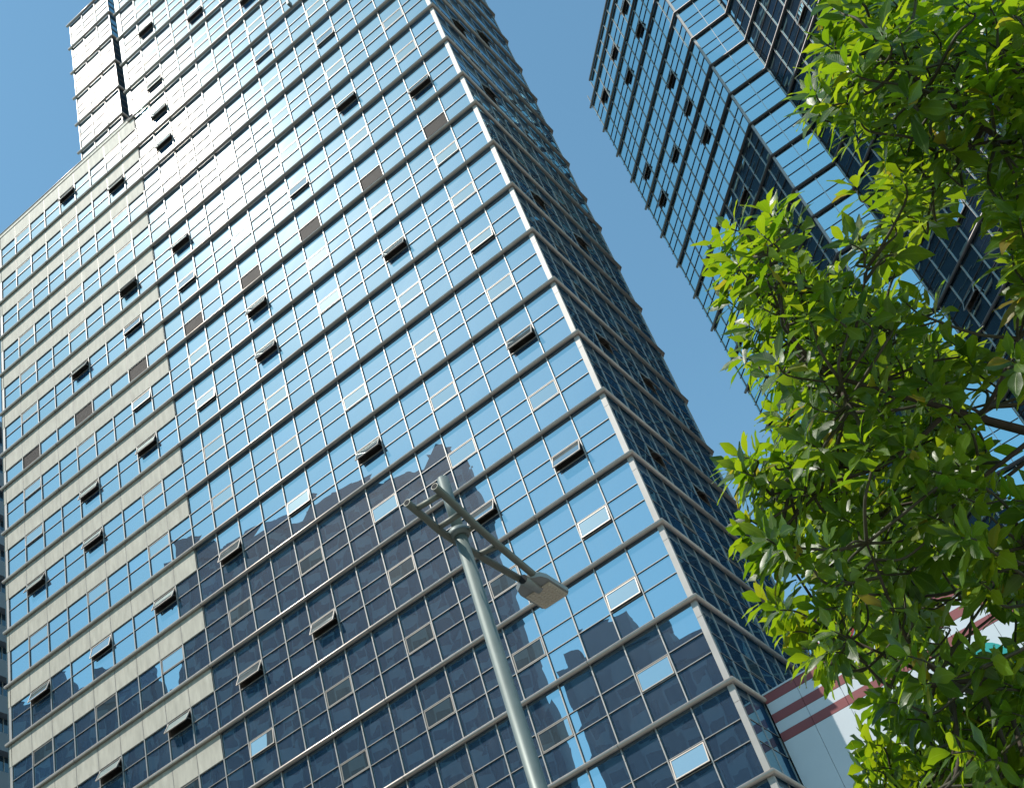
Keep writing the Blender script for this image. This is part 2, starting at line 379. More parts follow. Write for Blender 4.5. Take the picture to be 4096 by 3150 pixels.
FD = Fac(0, DEP, -1, 1); DL1, DL2 = 14.2, 19.8            # slanting rear face: tall part added for dark reflections, then as low as the wing
DL2 = 25.0; ND = 18; DT = [DL2*i/ND for i in range(ND+1)]
for k in range(K0, 26):
    mb = MB()
    for b in range(ND):
        if k >= 20 and DT[b+1] > DL1+.7: continue
        window_mesh(mb, FD, DT[b], DT[b+1], k, 'rear_dark', 'tube')
    mb.build('added_dark_rear', A)
spread(A, wins, 'window', 100)
closed.sort(key=lambda c: -c[0])
rest = MB()
def join(dst, mb):
    o = len(dst.v); dst.v += mb.v
    for f, m_, sm in zip(mb.f, mb.m, mb.sm):
        dst.f.append(tuple(o+q for q in f)); dst.m.append(dst.mi(mb.mats[m_])); dst.sm.append(sm)
for i, (s_, F, t0, t1, k, ang) in enumerate(closed):
    if i < 42 and s_ > 0: add_sash(A, F, t0, t1, k, math.radians(ang))
    else:
        z = ZF(k); fr, gl = sash(F, t0, t1, z+1.39, z+2.27, math.radians(ang)); join(rest, fr); join(rest, gl)
o = rest.build('vent_window', A); o['kind'] = 'stuff'
for b in range(1, 24, 3):                     # grilles on the low plant floor
    mb = MB(); t1, t0 = XM[b], XM[b+1]; z0, z1 = ZF(11)+0.02, ZF(11)+1.28
    mb.poly([FA.P(t0+.03, GD-0.12, z0), FA.P(t1-.03, GD-0.12, z0), FA.P(t1-.03, GD-0.12, z1), FA.P(t0+.03, GD-0.12, z1)], 'joint_shade')
    n = 13
    for i in range(n):
        za = z0+(z1-z0)*i/n; zb = za+(z1-z0)/n*0.42
        P = FA.P
        mb.hexa([P(t0+.035, GD-0.10, za+.03), P(t0+.035, GD+.01, za), P(t1-.035, GD+.01, za), P(t1-.035, GD-0.10, za+.03),
                 P(t0+.035, GD-0.10, zb+.03), P(t0+.035, GD+.01, zb), P(t1-.035, GD+.01, zb), P(t1-.035, GD-0.10, zb+.03)], 'louvre')
    mb.build('louvre_grille', A)
for i in range(1, 25):
    mb = MB(); top = TOPM if i < 16 else TOPL-0.3
    mullion(mb, FA, XM[i], base_z, top, K0, K1 if i < 16 else 18, 'alu')
    if i == 24: mb.box(FA, XM[24]-0.25, XM[24]-0.03, GD-0.2, 0.0, base_z, TOPL-0.3, 'trim')
    mb.build('mullion', A)
for i in range(1, 9):
    mb = MB(); mullion(mb, FR, YM[i], base_z, TOPM, K0, K1, 'alu', 0.02, -0.03); mb.build('mullion', A)
mb = MB(); mullion(mb, FR, DEP-0.03, base_z, TOPM, K0, K1, 'alu', 0.03, 0.0); mb.build('mullion', A)
mb = MB()                                     # corner trim, cut by joints
for k in range(K0, K1):
    za, zb = ZF(k)+0.06, ZF(k+1)-0.06; j = zb-0.75
    for a, b in ((za, j-0.008), (j+0.008, zb)):
        P = FA.P
        mb.hexa([P(-0.24, GD-.1, a), P(-0.24, 0, a), P(0, 0, a), P(0, GD-.1, a), P(-0.24, GD-.1, b), P(-0.24, 0, b), P(0, 0, b), P(0, GD-.1, b)], 'trim')
        mb.hexa([FR.P(0.0625, -.16, a), FR.P(0.0625, -.003, a), FR.P(0.10, -.003, a), FR.P(0.10, -.16, a), FR.P(0.0625, -.16, b), FR.P(0.0625, -.003, b), FR.P(0.10, -.003, b), FR.P(0.10, -.16, b)], 'trim')
mb.build('corner_trim', A)
mb = MB(); mb.box(FA, XT, XT+0.41-0.03, GD-0.2, 0.004, TOPL+.3, TOPM, 'trim'); mb.build('edge_trim', A)
TR, TD = 0.107, 0.065
for k in range(K0+1, K1+1):                   # the round rail at every floor wraps front and side
    x0 = -38.45 if k <= 17 else XT-0.12
    mb = MB(); z = ZF(k)
    mb.tube([(x0, -TD, z), (TD, -TD, z), (TD, DEP+0.03, z)]+[FD.P(DL2 if k <= 20 else DL1, TD, z)], TR, 'tube', 12)
    # thin joint rings
    for i in range(3, 24, 6):
        if XM[i] > x0: mb.tube([(XM[i]-0.008, -TD, z), (XM[i]+0.008, -TD, z)], TR+0.004, 'joint_shade', 12)
    mb.build('floor_rail', A)
for k in range(K0, 18):                       # beige bands under the rails of the wing
    mb = MB(); zb, zt = (ZF(k)+1.32, ZF(k+1)-0.03) if k == 11 else (ZF(k)+2.27, ZF(k+1)-0.03)
    for b in range(15, 24):
        a, c = XM[b+1]+0.009, XM[b]-0.009
        if b == 15: c = XM[15]+0.02
        if b == 23: a = -38.33
        mb.box(FA, a, c, GD-0.04, 0.012, zb+0.02, zt, 'beige')
    mb.box(FA, -38.32, XM[15]+0.012, GD-0.08, 0.0, zb+0.022, zt-0.01, 'joint_shade')
    mb.build('spandrel_band', A)
mb = MB()                                     # coping of the wing
mb.box(FA, -38.42, XT+0.02, -0.35, 0.05, ZF(18)-0.02, ZF(18)+0.34, 'beige')
mb.tube([(-38.5, -0.05, ZF(18)+0.345), (XT+.03, -0.05, ZF(18)+0.345)], 0.05, 'tube', 10)
mb.build('wing_coping', A)
mb = MB()                                     # solid core, rear walls and roofs
def prism(mb, x0, x1, y0, y1, z0, z1, m):
    mb.hexa([(x0, y0, z0), (x0, y1, z0), (x1, y1, z0), (x1, y0, z0), (x0, y0, z1), (x0, y1, z1), (x1, y1, z1), (x1, y0, z1)], m)
def polyprism(mb, pts, z0, z1, m):
    n = len(pts)
    for i in range(n):
        a, c = pts[i], pts[(i+1) % n]; mb.poly([(a[0], a[1], z0), (c[0], c[1], z0), (c[0], c[1], z1), (a[0], a[1], z1)], m)
    mb.poly([(p[0], p[1], z1) for p in pts], m); mb.poly([(p[0], p[1], z0) for p in pts][::-1], m)
e1, e2 = FD.P(DL1+.6, -1, 0), FD.P(DL2-.05, -1, 0)
polyprism(mb, [(XT+.02, 1.0), (-1.0, 1.0), (-1.0, DEP), (e1.x, e1.y), (XT+.02, e1.y)], base_z, TOPM-0.3, 'concrete')
polyprism(mb, [(e1.x-.3, e1.y-.3), (e2.x, e2.y), (XT+.04, e2.y), (XT+.04, e2.y-1), (XT+.04, e1.y-.3)], base_z, ZF(20), 'concrete'); polyprism(mb, [(-.2, DEP+.25), (e1.x, e1.y), (XT+3, e1.y), (XT+3, DEP+.25)], TOPM-.1, ZF(26)-.1, 'concrete'); mb.build('rear_wall', A)  # the tall top block is unseen, added to darken the second tower's reflections
mb = MB(); prism(mb, -38.3, XT+.01, 1.0, DEP, base_z, ZF(18), 'concrete'); mb.build('wing_wall', A)
mb = MB(); e1 = FD.P(DL1+.6, -.02, 0); polyprism(mb, [(XT, 0.0), (-0.02, 0.0), (-0.02, DEP), (e1.x, e1.y), (XT, e1.y)], TOPM-0.28, TOPM, 'tube'); mb.build('roof', A)
mb = MB(); prism(mb, -38.3, -0.1, 0.12, DEP, GZ, base_z-0.01, 'trim'); mb.build('plinth', A)
# side edges of the glass box, so nothing is open from another side
mb = MB(); mb.poly([(XT+.01, -.05, ZF(18)), (XT+.01, 1.1, ZF(18)), (XT+.01, 1.1, TOPM), (XT+.01, -.05, TOPM)], 'glass_a')
mb.poly([(-38.31, -.05, base_z), (-38.31, DEP, base_z), (-38.31, DEP, ZF(18)), (-38.31, -.05, ZF(18))], 'glass_a')
for (s_, z_) in ((DL1+.7, TOPM-.3), (DL2, ZF(20))): mb.poly([FD.P(s_, GD, base_z), FD.P(s_, -1.2, base_z), FD.P(s_, -1.2, z_), FD.P(s_, GD, z_)], 'glass_a')
mb.build('end_wall', A)
# set-back bay above the wing
SX0, SX1, SY = -30.2, -25.6, 1.05
FS = Fac(0, SY, 1, 0); FSR = Fac(SX1, SY, 0, 1)
SM = [SX1-0.06, SX1-1.55, SX1-3.05, SX0+0.1]
wb = []
for k in range(17, 24):
    for b in range(3):
        mb = MB(); window_mesh(mb, FS, SM[b+1], SM[b], k, 'glass_a', 'alu'); mb.build('bay_window', A)
    mb = MB(); z = ZF(k+1); mb.tube([(SX0-0.2, SY-TD, z), (SX1+TD, SY-TD, z), (SX1+TD, SY+7, z)], TR, 'tube', 10); mb.build('floor_rail', A)
for t in SM:
    mb = MB(); mullion(mb, FS, t, ZF(17), ZF(24), 17, 24, 'alu'); mb.build('mullion', A)
mb = MB()
for k in range(17, 24):
    for b in range(4): window_mesh(mb, FSR, 0.03+1.4*b, 1.4*b+1.43, k, 'glass_a', 'alu')
for b in range(1, 5): mullion(mb, FSR, 1.4*b+.03, ZF(17), ZF(24), 17, 24, 'alu')
mb.build('side_glazing', A)
mb = MB(); prism(mb, SX0, SX1-.1, SY+0.1, SY+9, ZF(17), ZF(24)+.05, 'trim'); mb.build('bay_wall', A)
mb = MB(); mb.poly([(SX1, SY+6.9, ZF(17)), (XT+.3, SY+6.9, ZF(17)), (XT+.3, SY+6.9, TOPM), (SX1, SY+6.9, TOPM)], 'glass_a'); mb.build('slot_wall', A)

# things seen in opened vents
def ac_unit(b, k, label):
    x = (XM[b]+XM[b+1])/2; z = ZF(k)+1.43
    o = thing('air_conditioner', label, 'air conditioner', (x, 0.075, z), 'air conditioners in the vents')
    F = Fac(x, 0.075, 1, 0); m = MB()
    m.box(F, -0.42, 0.42, -0.34, 0.0, 0, 0.56, 'acwhite'); m.build('casing', o)
    m = MB(); m.tube([F.P(-0.14, 0.001, 0.29), F.P(-0.14, 0.012, 0.29)], 0.235, 'joint_shade', 24)
    for i in range(5):
        m.tube([F.P(-0.14+math.cos(2*math.pi*q/24)*(0.05+0.04*i), 0.016, 0.29+math.sin(2*math.pi*q/24)*(0.05+0.04*i)) for q in range(25)], 0.004, 'louvre', 4)
    m.build('fan_grille', o)
    m = MB(); m.tube([F.P(-0.14, 0.0125, 0.29), F.P(-0.14, 0.025, 0.29)], 0.055, 'hub', 14); m.build('hub', o)
    m = MB()
    for r in range(2):
        for i in range(3): m.box(F, 0.19+0.06*i, 0.19+0.06*i+0.045, 0.0, 0.004, 0.33+0.075*r, 0.38+0.075*r, 'acred')
    m.build('badge', o)
ac_unit(13, 6, 'white air conditioner with a red badge inside a propped vent near the reflected skyline')
ac_unit(22, 6, 'white air conditioner in a propped vent of the beige banded wing, beside the outer edge')
def ex_fan(x, z, label):
    o = thing('exhaust_fan', label, 'fan', (x, 0.09, z), 'exhaust fans in one vent')
    F = Fac(x, 0.09, 1, 0); m = MB()
    for a in ((-.34, .34, -.36, -.29), (-.34, .34, .29, .36), (-.34, -.29, -.29, .29), (.29, .34, -.29, .29)): m.box(F, a[0], a[1], -.1, 0, a[2], a[3], 'louvre')
    m.tube([F.P(math.cos(2*math.pi*q/28)*.285, -.02, math.sin(2*math.pi*q/28)*.285) for q in range(29)], 0.018, 'louvre', 6); m.build('frame', o)
    m = MB()
    for q in range(4):
        a0 = q*math.pi/2+.4
        p = [(math.cos(a0+da)*r_, y, math.sin(a0+da)*r_) for r_, da, y in ((.06, -.5, -.07), (.25, -.32, -.09), (.26, .25, -.04), (.06, .5, -.04))]
        m.poly([F.P(*c) for c in p], 'fan'); m.poly([F.P(c[0], c[1]-.004, c[2]) for c in p][::-1], 'fan')
    m.build('blades', o)
    m = MB(); m.tube([F.P(0, -.08, 0), F.P(0, -.01, 0)], 0.065, 'hub', 14); m.build('hub', o)
xc = (XM[7]+XM[8])/2
ex_fan(xc-.36, ZF(6)+1.84, 'dark bladed exhaust fan in an open vent, the one further from the tower corner')
ex_fan(xc+.36, ZF(6)+1.84, 'dark bladed exhaust fan in an open vent, the one closer to the tower corner')

# ---------------------------------------------------------------- second tower with the stepped corner
B = thing('glass_tower', 'deep blue glass tower with a stepped corner rising behind the leafy tree', 'office tower', (18, 28, GZ))
q2 = math.sqrt(0.5)
PB = [Vector((-0.68, 33.61, 0)), Vector((10.09, 22.84, 0)), Vector((13.05, 22.93, 0)), Vector((25.9, 10.08, 0)), Vector((44, 10.08, 0))]
def seg(i, j=None):
    a, b = PB[i], PB[i+1]; return Fac(a.x, a.y, b.x-a.x, b.y-a.y), (b-a).length
BT = ZF(21)+1.45
OPEN_B = {(0, 2, 20), (0, 5, 20), (0, 8, 20), (0, 2, 19), (0, 5, 19), (0, 2, 17), (0, 8, 17), (0, 2, 16), (0, 5, 16), (0, 2, 15), (0, 8, 16), (0, 2, 13), (2, 3, 14), (2, 3, 8), (2, 1, 7), (2, 6, 11)}
winsb = []; closedb = []
for i in range(4):
    F, Ln = seg(i)
    if i == 0: ts = [Ln-(0.96+1.405*q) for q in range(11)]; ts = [0.0] + ts[::-1] + [Ln]
    elif i == 1: ts = [0.05, Ln/2, Ln]
    elif i == 2: ts = [0.0]+[0.08+1.48*q for q in range(1, 13)]+[Ln]
    else: ts = [Ln*q/12 for q in range(13)]
    nb = len(ts)-1
    for k in range(K0, 22):
        for b in range(nb):
            t0, t1 = ts[b], ts[b+1]
            mb = MB()
            near = (nb-1-b) if i == 0 else b       # counted from the stepped corner
            key = (i, near-1 if i == 0 else near, k)
            oper = k != 11 and key in OPEN_B
            if k == 21:
                if i == 0 and b < 2: continue
                pane(mb, F, t0, t1, ZF(21), BT, 'glass_b')
            else: window_mesh(mb, F, t0, t1, k, 'glass_b', 'tube_b', (1,) if oper else ())
            if oper:
                recess(mb, F, t0, t1, ZF(k)+1.39, ZF(k)+2.27); add_sash(B, F, t0, t1, k, math.radians(RND.uniform(12, 24)), 'alu_b', 'glass_b')
            winsb.append((in_view_size(F.P((t0+t1)/2, 0, ZF(k)+1.8))*(1 if i == 1 else 0.6), mb))
    for t in ts[1:-1]:
        mb = MB(); mullion(mb, F, t, ZF(K0), BT, K0, 22, 'alu_b', 0.021, 0.0); mb.build('mullion', B)
    if i == 2:
        mb = MB(); mb.box(F, 0.0, 0.05, GD-.05, 0.0, ZF(K0), BT, 'alu_b'); mb.build('mullion', B)
spread(B, winsb, 'window', 100)
def offs(pts, d):
    out = []
    for i, p in enumerate(pts):
        ns = []
        if i: u = (p-pts[i-1]).normalized(); ns.append(Vector((u.y, -u.x, 0)))
        if i < len(pts)-1: u = (pts[i+1]-p).normalized(); ns.append(Vector((u.y, -u.x, 0)))
        if len(ns) == 1: out.append(p+ns[0]*d)
        else:
            n = (ns[0]+ns[1]).normalized(); out.append(p+n*d/max(0.3, n.dot(ns[0])))
    return out
for k in range(K0+1, 23):
    z = ZF(k) if k < 22 else BT
    pts = [p.copy() for p in PB]; u = (pts[1]-pts[0]).normalized()
    pts[0] = pts[0]-u*0.12 if k < 22 else pts[0]+u*1.75
    mb = MB(); mb.tube([(p.x, p.y, z) for p in offs(pts, 0.06)], 0.105, 'tube_b', 10); mb.build('floor_rail', B)
mb = MB()
F0, L0 = seg(0); F1, L1 = seg(1)
for k in range(K0, 22):
    za, zb = ZF(k)+.05, (ZF(k+1) if k < 21 else BT)-.05; j = zb-.7
    for a, b in ((za, j-.008), (j+.008, zb)):
        if b-a < .1: continue
        mb.box(F1, 0.0, 0.17, GD-.1, 0.012, a, b, 'trim')
        mb.box(F0, L0-.07, L0-.003, GD-.1, 0.0, a, b, 'tube_b')
mb.build('corner_trim', B)
mb = MB()
inn = [Vector((-0.3, 34.6, 0)), Vector((10.3, 23.9, 0)), Vector((13.5, 23.9, 0)), Vector((26.2, 11.2, 0)), Vector((43.8, 11.2, 0)), Vector((43.8, 46, 0)), Vector((-0.3, 46, 0))]
for i in range(len(inn)):
    a, b = inn[i-1], inn[i]; mb.poly([(a.x, a.y, GZ), (b.x, b.y, GZ), (b.x, b.y, ZF(21)), (a.x, a.y, ZF(21))], 'concrete')
mb.poly([(p.x, p.y, ZF(21)) for p in inn], 'concrete'); mb.build('rear_wall', B)
mb = MB(); mb.poly([(-.6, 33.7, ZF(K0)), (-.3, 46, ZF(K0)), (-.3, 46, ZF(21)), (-.6, 33.7, ZF(21))], 'glass_b')
mb.poly([(44, 10.1, ZF(K0)), (43.9, 46, ZF(K0)), (43.9, 46, ZF(21)), (44, 10.1, ZF(21))], 'glass_b'); mb.build('end_wall', B)

# ---------------------------------------------------------------- low white annex with red stripes
X = thing('shop_annex', 'low white panelled annex with three red stripes at the foot of the glass tower', 'building', (15, 6, GZ))
AY = 2.52; FX = Fac(0, AY, 1, 0); AX0, AX1 = 0.08, 40.0
mb = MB(); prism(mb, AX0, AX1, AY+.06, 9.4, GZ, 3.84, 'white')
cells = [2.28-.01, 1.93, -0.9, -4.6, -8.4, -12.2, -16.0, GZ]
zs = [(3.05, 3.51), (2.27, 2.70), (-0.9, 1.92), (-4.6, -0.9), (-8.4, -4.6), (-12.2, -8.4), (-16.0, -12.2)]
px = [AX0]+[1.42*i-0.02 for i in range(1, 28)]+[AX1]
for za, zb in zs:
    for i in range(len(px)-1):
        mb.box(FX, px[i]+.008, px[i+1]-.008, -.06, 0.0, za+.008, zb-.008, 'white')
mb.build('wall', X)
for zc in (3.69, 2.88, 2.10):
    mb = MB()
    for i in range(len(px)-1): mb.box(FX, px[i]+.008, px[i+1]-.008, -.055, 0.006, zc-.172, zc+.172, 'red')
    mb.build('red_stripe', X)
mb = MB(); mb.box(FX, AX0, AX1, -.5, .03, 3.868, 3.93, 'white'); mb.build('coping', X)
mb = MB(); mb.box(FX, AX0, AX1, -.065, -.045, GZ, 3.86, 'joint_shade'); mb.build('panel_joints', X)
def disc(m, F, t, z, r_, d0, d1, ma, n=28, r2=None, a0=0, a1=2*math.pi):
    for i in range(n):
        p, q = a0+(a1-a0)*i/n, a0+(a1-a0)*(i+1)/n; ri = r2 or 0.0001
        c = [(t+math.cos(a)*r, z+math.sin(a)*r) for a, r in ((p, ri), (q, ri), (q, r_), (p, r_))]
        m.hexa([F.P(c[0][0], d0, c[0][1]), F.P(c[1][0], d0, c[1][1]), F.P(c[2][0], d0, c[2][1]), F.P(c[3][0], d0, c[3][1]),
                F.P(c[0][0], d1, c[0][1]), F.P(c[1][0], d1, c[1][1]), F.P(c[2][0], d1, c[2][1]), F.P(c[3][0], d1, c[3][1])], ma)
S1 = thing('roof_sign', 'red rimmed round sign with a yellow patch standing on the white annex roof', 'sign', (3.4, AY+.3, 3.93))
FS1 = Fac(3.4, AY+.3, 1, 0)
m = MB(); disc(m, FS1, 0, 5.0, 0.8, -.1, .0, 'sign_white'); m.build('face', S1)
m = MB(); disc(m, FS1, 0, 5.0, 0.88, -.12, .05, 'sign_red', r2=.68); m.build('rim', S1)
m = MB(); disc(m, FS1, .2, 5.05, .25, .001, .03, 'sign_yellow'); m.build('yellow_patch', S1)
m = MB(); m.box(FS1, -.35, .25, .001, .03, 4.45, 4.68, 'sign_red'); m.build('red_bar', S1)
m = MB(); m.box(FS1, -.6, -.5, -.09, -.03, 3.93, 4.35, 'louvre'); m.box(FS1, .5, .6, -.09, -.03, 3.93, 4.35, 'louvre'); m.build('bracket', S1)
S2 = thing('wall_sign', 'teal, red and yellow sign panels fixed to the white annex wall behind leaves', 'sign', (7.3, AY-.02, 0))
FS2 = Fac(7.3, AY, 1, 0)
m = MB(); disc(m, FS2, .25, .55, .95, .01, .10, 'sign_teal'); m.build('teal_disc', S2)
m = MB(); disc(m, FS2, -1.0, .1, .72, .01, .08, 'sign_red', r2=.45); m.build('red_ring', S2)
m = MB(); m.box(FS2, -.1, .55, .01, .08, -1.7, -.75, 'sign_yellow'); m.build('yellow_panel', S2)
m = MB(); m.box(FS2, 1.0, 1.5, .01, .08, -.7, .1, 'sign_blue'); m.build('blue_panel', S2)

# ---------------------------------------------------------------- apartment block at the far left edge
Y = thing('apartment_block', 'pale apartment block with rows of recessed blue windows behind the beige banded wing', 'apartment block', (-57, 20, GZ))
FY = Fac(-50, 4, 0, 1); LY = 34; fh = 2.93
mb = MB(); prism(mb, -66, -50.9, 4, 4+LY, GZ, 60.7, 'flatwall'); prism(mb, -66, -49.8, 3.9, 4.1+LY, 60.7, 61.3, 'flatwall'); mb.build('wall', Y)
nf = 27
for f_ in range(nf):
    zt = 60.4-fh*f_
    mb = MB(); mb.box(FY, 0, LY, -.9, 0, zt-fh+.0, zt-1.55, 'flatwall'); mb.build('balcony_band', Y)
    mb = MB(); mb.box(FY, 0, LY, -.95, -.55, zt-1.55, zt-.02, 'flatwin')
    for q in range(0, 25): mb.box(FY, q*1.4, q*1.4+.06, -.55, -.5, zt-1.55, zt-.02, 'alu')
    mb.build('window_row', Y)

# ---------------------------------------------------------------- apartment towers across the street, mirrored in the glass
def resid(cx, cy, ang, wid, dep, top, steps, m_, label, name='apartment_tower', curved=0):
    o = thing(name, label, 'apartment tower', (cx, cy, GZ), 'towers across the street')
    u = Vector((math.cos(ang), math.sin(ang), 0)); F = Fac(cx, cy, -u.x, -u.y)      # outward roughly +y
    m = MB(); m.box(F, -wid/2, wid/2, -dep, 0, GZ, top, m_); m.build('wall', o)
    nb = max(3, int(wid/3.6)); bw = wid/nb
    for i in range(nb):
        a = -wid/2+bw*i; mb = MB(); mb.box(F, a+bw*.22, a+bw*.78, 0, .7, GZ+5, top-2.5, 'residbay')
        mb.build('bay_column', o)
        mb = MB()
        z = GZ+6
        while z < top-4:
            mb.box(F, a+bw*.27, a+bw*.73, .7, .74, z, z+1.5, 'residwin'); mb.box(F, a+bw*.05, a+bw*.17, 0, .04, z+.1, z+1.4, 'residwin'); z += 3.0
        mb.build('window_column', o)
    m = MB()
    for (a, b, h_) in steps: m.box(F, a*wid-wid/2, b*wid-wid/2, -dep*.8, -.6, top, top+h_, m_)
    m.box(F, -wid/2-.3, wid/2+.3, -1.2, .35, top-1.3, top+.02, m_)
    m.build('roof', o)
D2R = math.radians
# t runs from the wall's right to left as seen from the street
resid(-121, -77, D2R(-30), 30, 18, 100, [(.05, .3, 3), (.45, .6, 5), (.72, .95, 2)], 'resid2', 'grey apartment tower mirrored in the beige banded wing')
resid(-104.5, -84, D2R(-25), 12, 14, 92, [(.1, .5, 2.5)], 'resid1', 'narrow tan apartment tower mirrored low in the wing glass')
resid(-69, -78, D2R(-22), 44, 18, 101, [(.03, .12, 3), (.3, .55, 2.5), (.62, .8, 1), (.86, .97, 4)], 'resid2', 'broad grey apartment tower mirrored in the middle of the front')
resid(-37, -84, D2R(-12), 14, 14, 61, [(.3, .75, 4), (.8, .95, 2)], 'resid1', 'domed tan apartment tower mirrored near the lamp', curved=1)
resid(-23, -86, D2R(-12), 16, 14, 56, [(.1, .3, 3), (.5, .62, 4), (.7, .95, 2)], 'resid2', 'grey apartment tower mirrored beside the tower corner')

# ---------------------------------------------------------------- ground
def sheet(name, x0, x1, y0, y1, z, m_):
    mb = MB(); mb.poly([(x0, y0, z), (x1, y0, z), (x1, y1, z), (x0, y1, z)], m_); return struct(mb.build(name))
sheet('ground', -1500, 1500, -1500, 1500, GZ-.16, 'earth')
sheet('road', -400, 400, -30, -16, GZ-.13, 'asphalt')
for i, (y0, y1) in enumerate(((-16, -.2), (-56, -30))):
    mb = MB(); prism(mb, -400, 400, y0, y1, GZ-.15, GZ, 'paving'); struct(mb.build('pavement'))
mb = MB()
for i in range(-20, 20): mb.poly([(i*9, -23.1, GZ-.126), (i*9+4, -23.1, GZ-.126), (i*9+4, -22.9, GZ-.126), (i*9, -22.9, GZ-.126)], 'line')
struct(mb.build('road_marking'))

# ---------------------------------------------------------------- street lamp
LP = Vector((7.912, -32.323, -10.898))
Lm = thing('street_lamp', 'grey steel street lamp with a ladder-like double arm and a flat LED head', 'street lamp', (LP.x, LP.y, GZ))
m = MB(); m.tube([(LP.x, LP.y, GZ), (LP.x, LP.y, GZ+.02)], .2, 'pole', 20); m.tube([(LP.x, LP.y, GZ+.02), (LP.x, LP.y, LP.z-.05)], [.106, .067], 'pole', 24); m.build('pole', Lm)
m = MB(); m.tube([(LP.x, LP.y, LP.z-.05), (LP.x, LP.y, LP.z-.02), (LP.x, LP.y, LP.z+.03)], [.085, .115, .115], 'pole', 20); m.build('flange', Lm)
m = MB(); m.tube([(LP.x, LP.y, LP.z+.03), (LP.x, LP.y, LP.z+.76)], .062, 'pole', 18, bore='pole'); m.build('pole_top', Lm)
def curve(pts, n=14):
    out = []
    p = [Vector(a) for a in pts]; p = [p[0]*2-p[1]]+p+[p[-1]*2-p[-2]]
    for i in range(1, len(p)-2):
        for j in range(n):
            t = j/n; a, b, c, d = p[i-1], p[i], p[i+1], p[i+2]
            out.append(0.5*((2*b)+(c-a)*t+(2*a-5*b+4*c-d)*t*t+(3*b-3*c+d-a)*t**3))
    out.append(p[-2]); return out
r1 = curve([LP+Vector(q) for q in ((.255, -.72, .08), (.235, -.35, .02), (.185, .06, -.005), (.12, .65, .0), (.04, 1.36, .03))])
r2 = curve([LP+Vector(q) for q in ((-.075, -.76, .08), (-.083, -.45, .03), (-.10, -.12, -.005), (-.10, .5, .0), (-.095, 1.28, .03))])
for c in (r1, r2):
    m = MB(); m.tube(c, .041, 'polearm', 14)
    e = (c[0]-c[1]).normalized(); m.tube([c[0]-e*.002, c[0]+e*.0015], .033, 'bore', 14); m.build('arm', Lm)
def at(c, y): return min(c, key=lambda p: abs(p.y-LP.y-y))
for y in (-.63, -.26, .47):
    m = MB(); m.tube([at(r2, y), at(r1, y+.03)], .031, 'polearm', 10); m.build('rung', Lm)
m = MB(); m.tube([at(r2, .02), at(r1, .02)], .03, 'polearm', 10)
for s_ in (-1, 1):
    m.box(Fac(LP.x, LP.y, 1, 0), -.02+s_*.09, .02+s_*.09, -.05, .05, -.06, .06, 'pole')
m.build('clamp', Lm)
HX, HY, HZ = LP.x-.03, LP.y+1.22, LP.z+.0
m = MB(); m.tube([(HX-.01, HY-.02, HZ-.03), (HX-.01, HY+.30, HZ-.02)], .055, 'lamp', 16, bore='bore'); m.build('spigot', Lm)
def head_outline(s, w0=.155, w1=.17, l0=.0, l1=.60):
    pts = []
    for (x, y) in ((-.06, l0), (.06, l0), (w0-.01, l0+.07), (w1, l0+.16), (w1, l1-.04), (w1-.04, l1), (-w1+.04, l1), (-w1, l1-.04), (-w1, l0+.16), (-w0+.01, l0+.07)): pts.append((x*s, (y-.3)*s+.3))
    return pts
bm = MB(); o1, o2, o3 = head_outline(1.0), head_outline(1.0), head_outline(.84)
zb_, zm, zt_ = HZ-.035, HZ+.02, HZ+.06
def ring(o, z): return [Vector((HX-.015+x*1.14, HY+.02+y*1.1, z)) for x, y in o]
Ra, Rb, Rc = ring(head_outline(.97), zb_), ring(o1, zm), ring(o3, zt_)
bm.poly(Ra[::-1], 'lamp'); bm.poly(Rc, 'lamp')
for a, b in ((Ra, Rb), (Rb, Rc)):
    for i in range(len(a)):
        j = (i+1) % len(a); bm.poly([a[i], a[j], b[j], b[i]], 'lamp')
for i in range(7): prism(bm, HX-.12+.035*i, HX-.105+.035*i, HY+.28, HY+.6, zt_, zt_+.03, 'lamp')
hd = bm.build('lamp_head', Lm)
m = MB(); prism(m, HX-.18, HX+.145, HY+.27, HY+.65, zb_-.012, zb_+.002, 'lens')
for i in range(6):
    for j in range(7): m.tube([(HX-.145+.051*i, HY+.305+.05*j, zb_-.012), (HX-.145+.051*i, HY+.305+.05*j, zb_-.02)], [.018, .010], 'lens', 8)
sub(m, 'lens', hd, Lm)
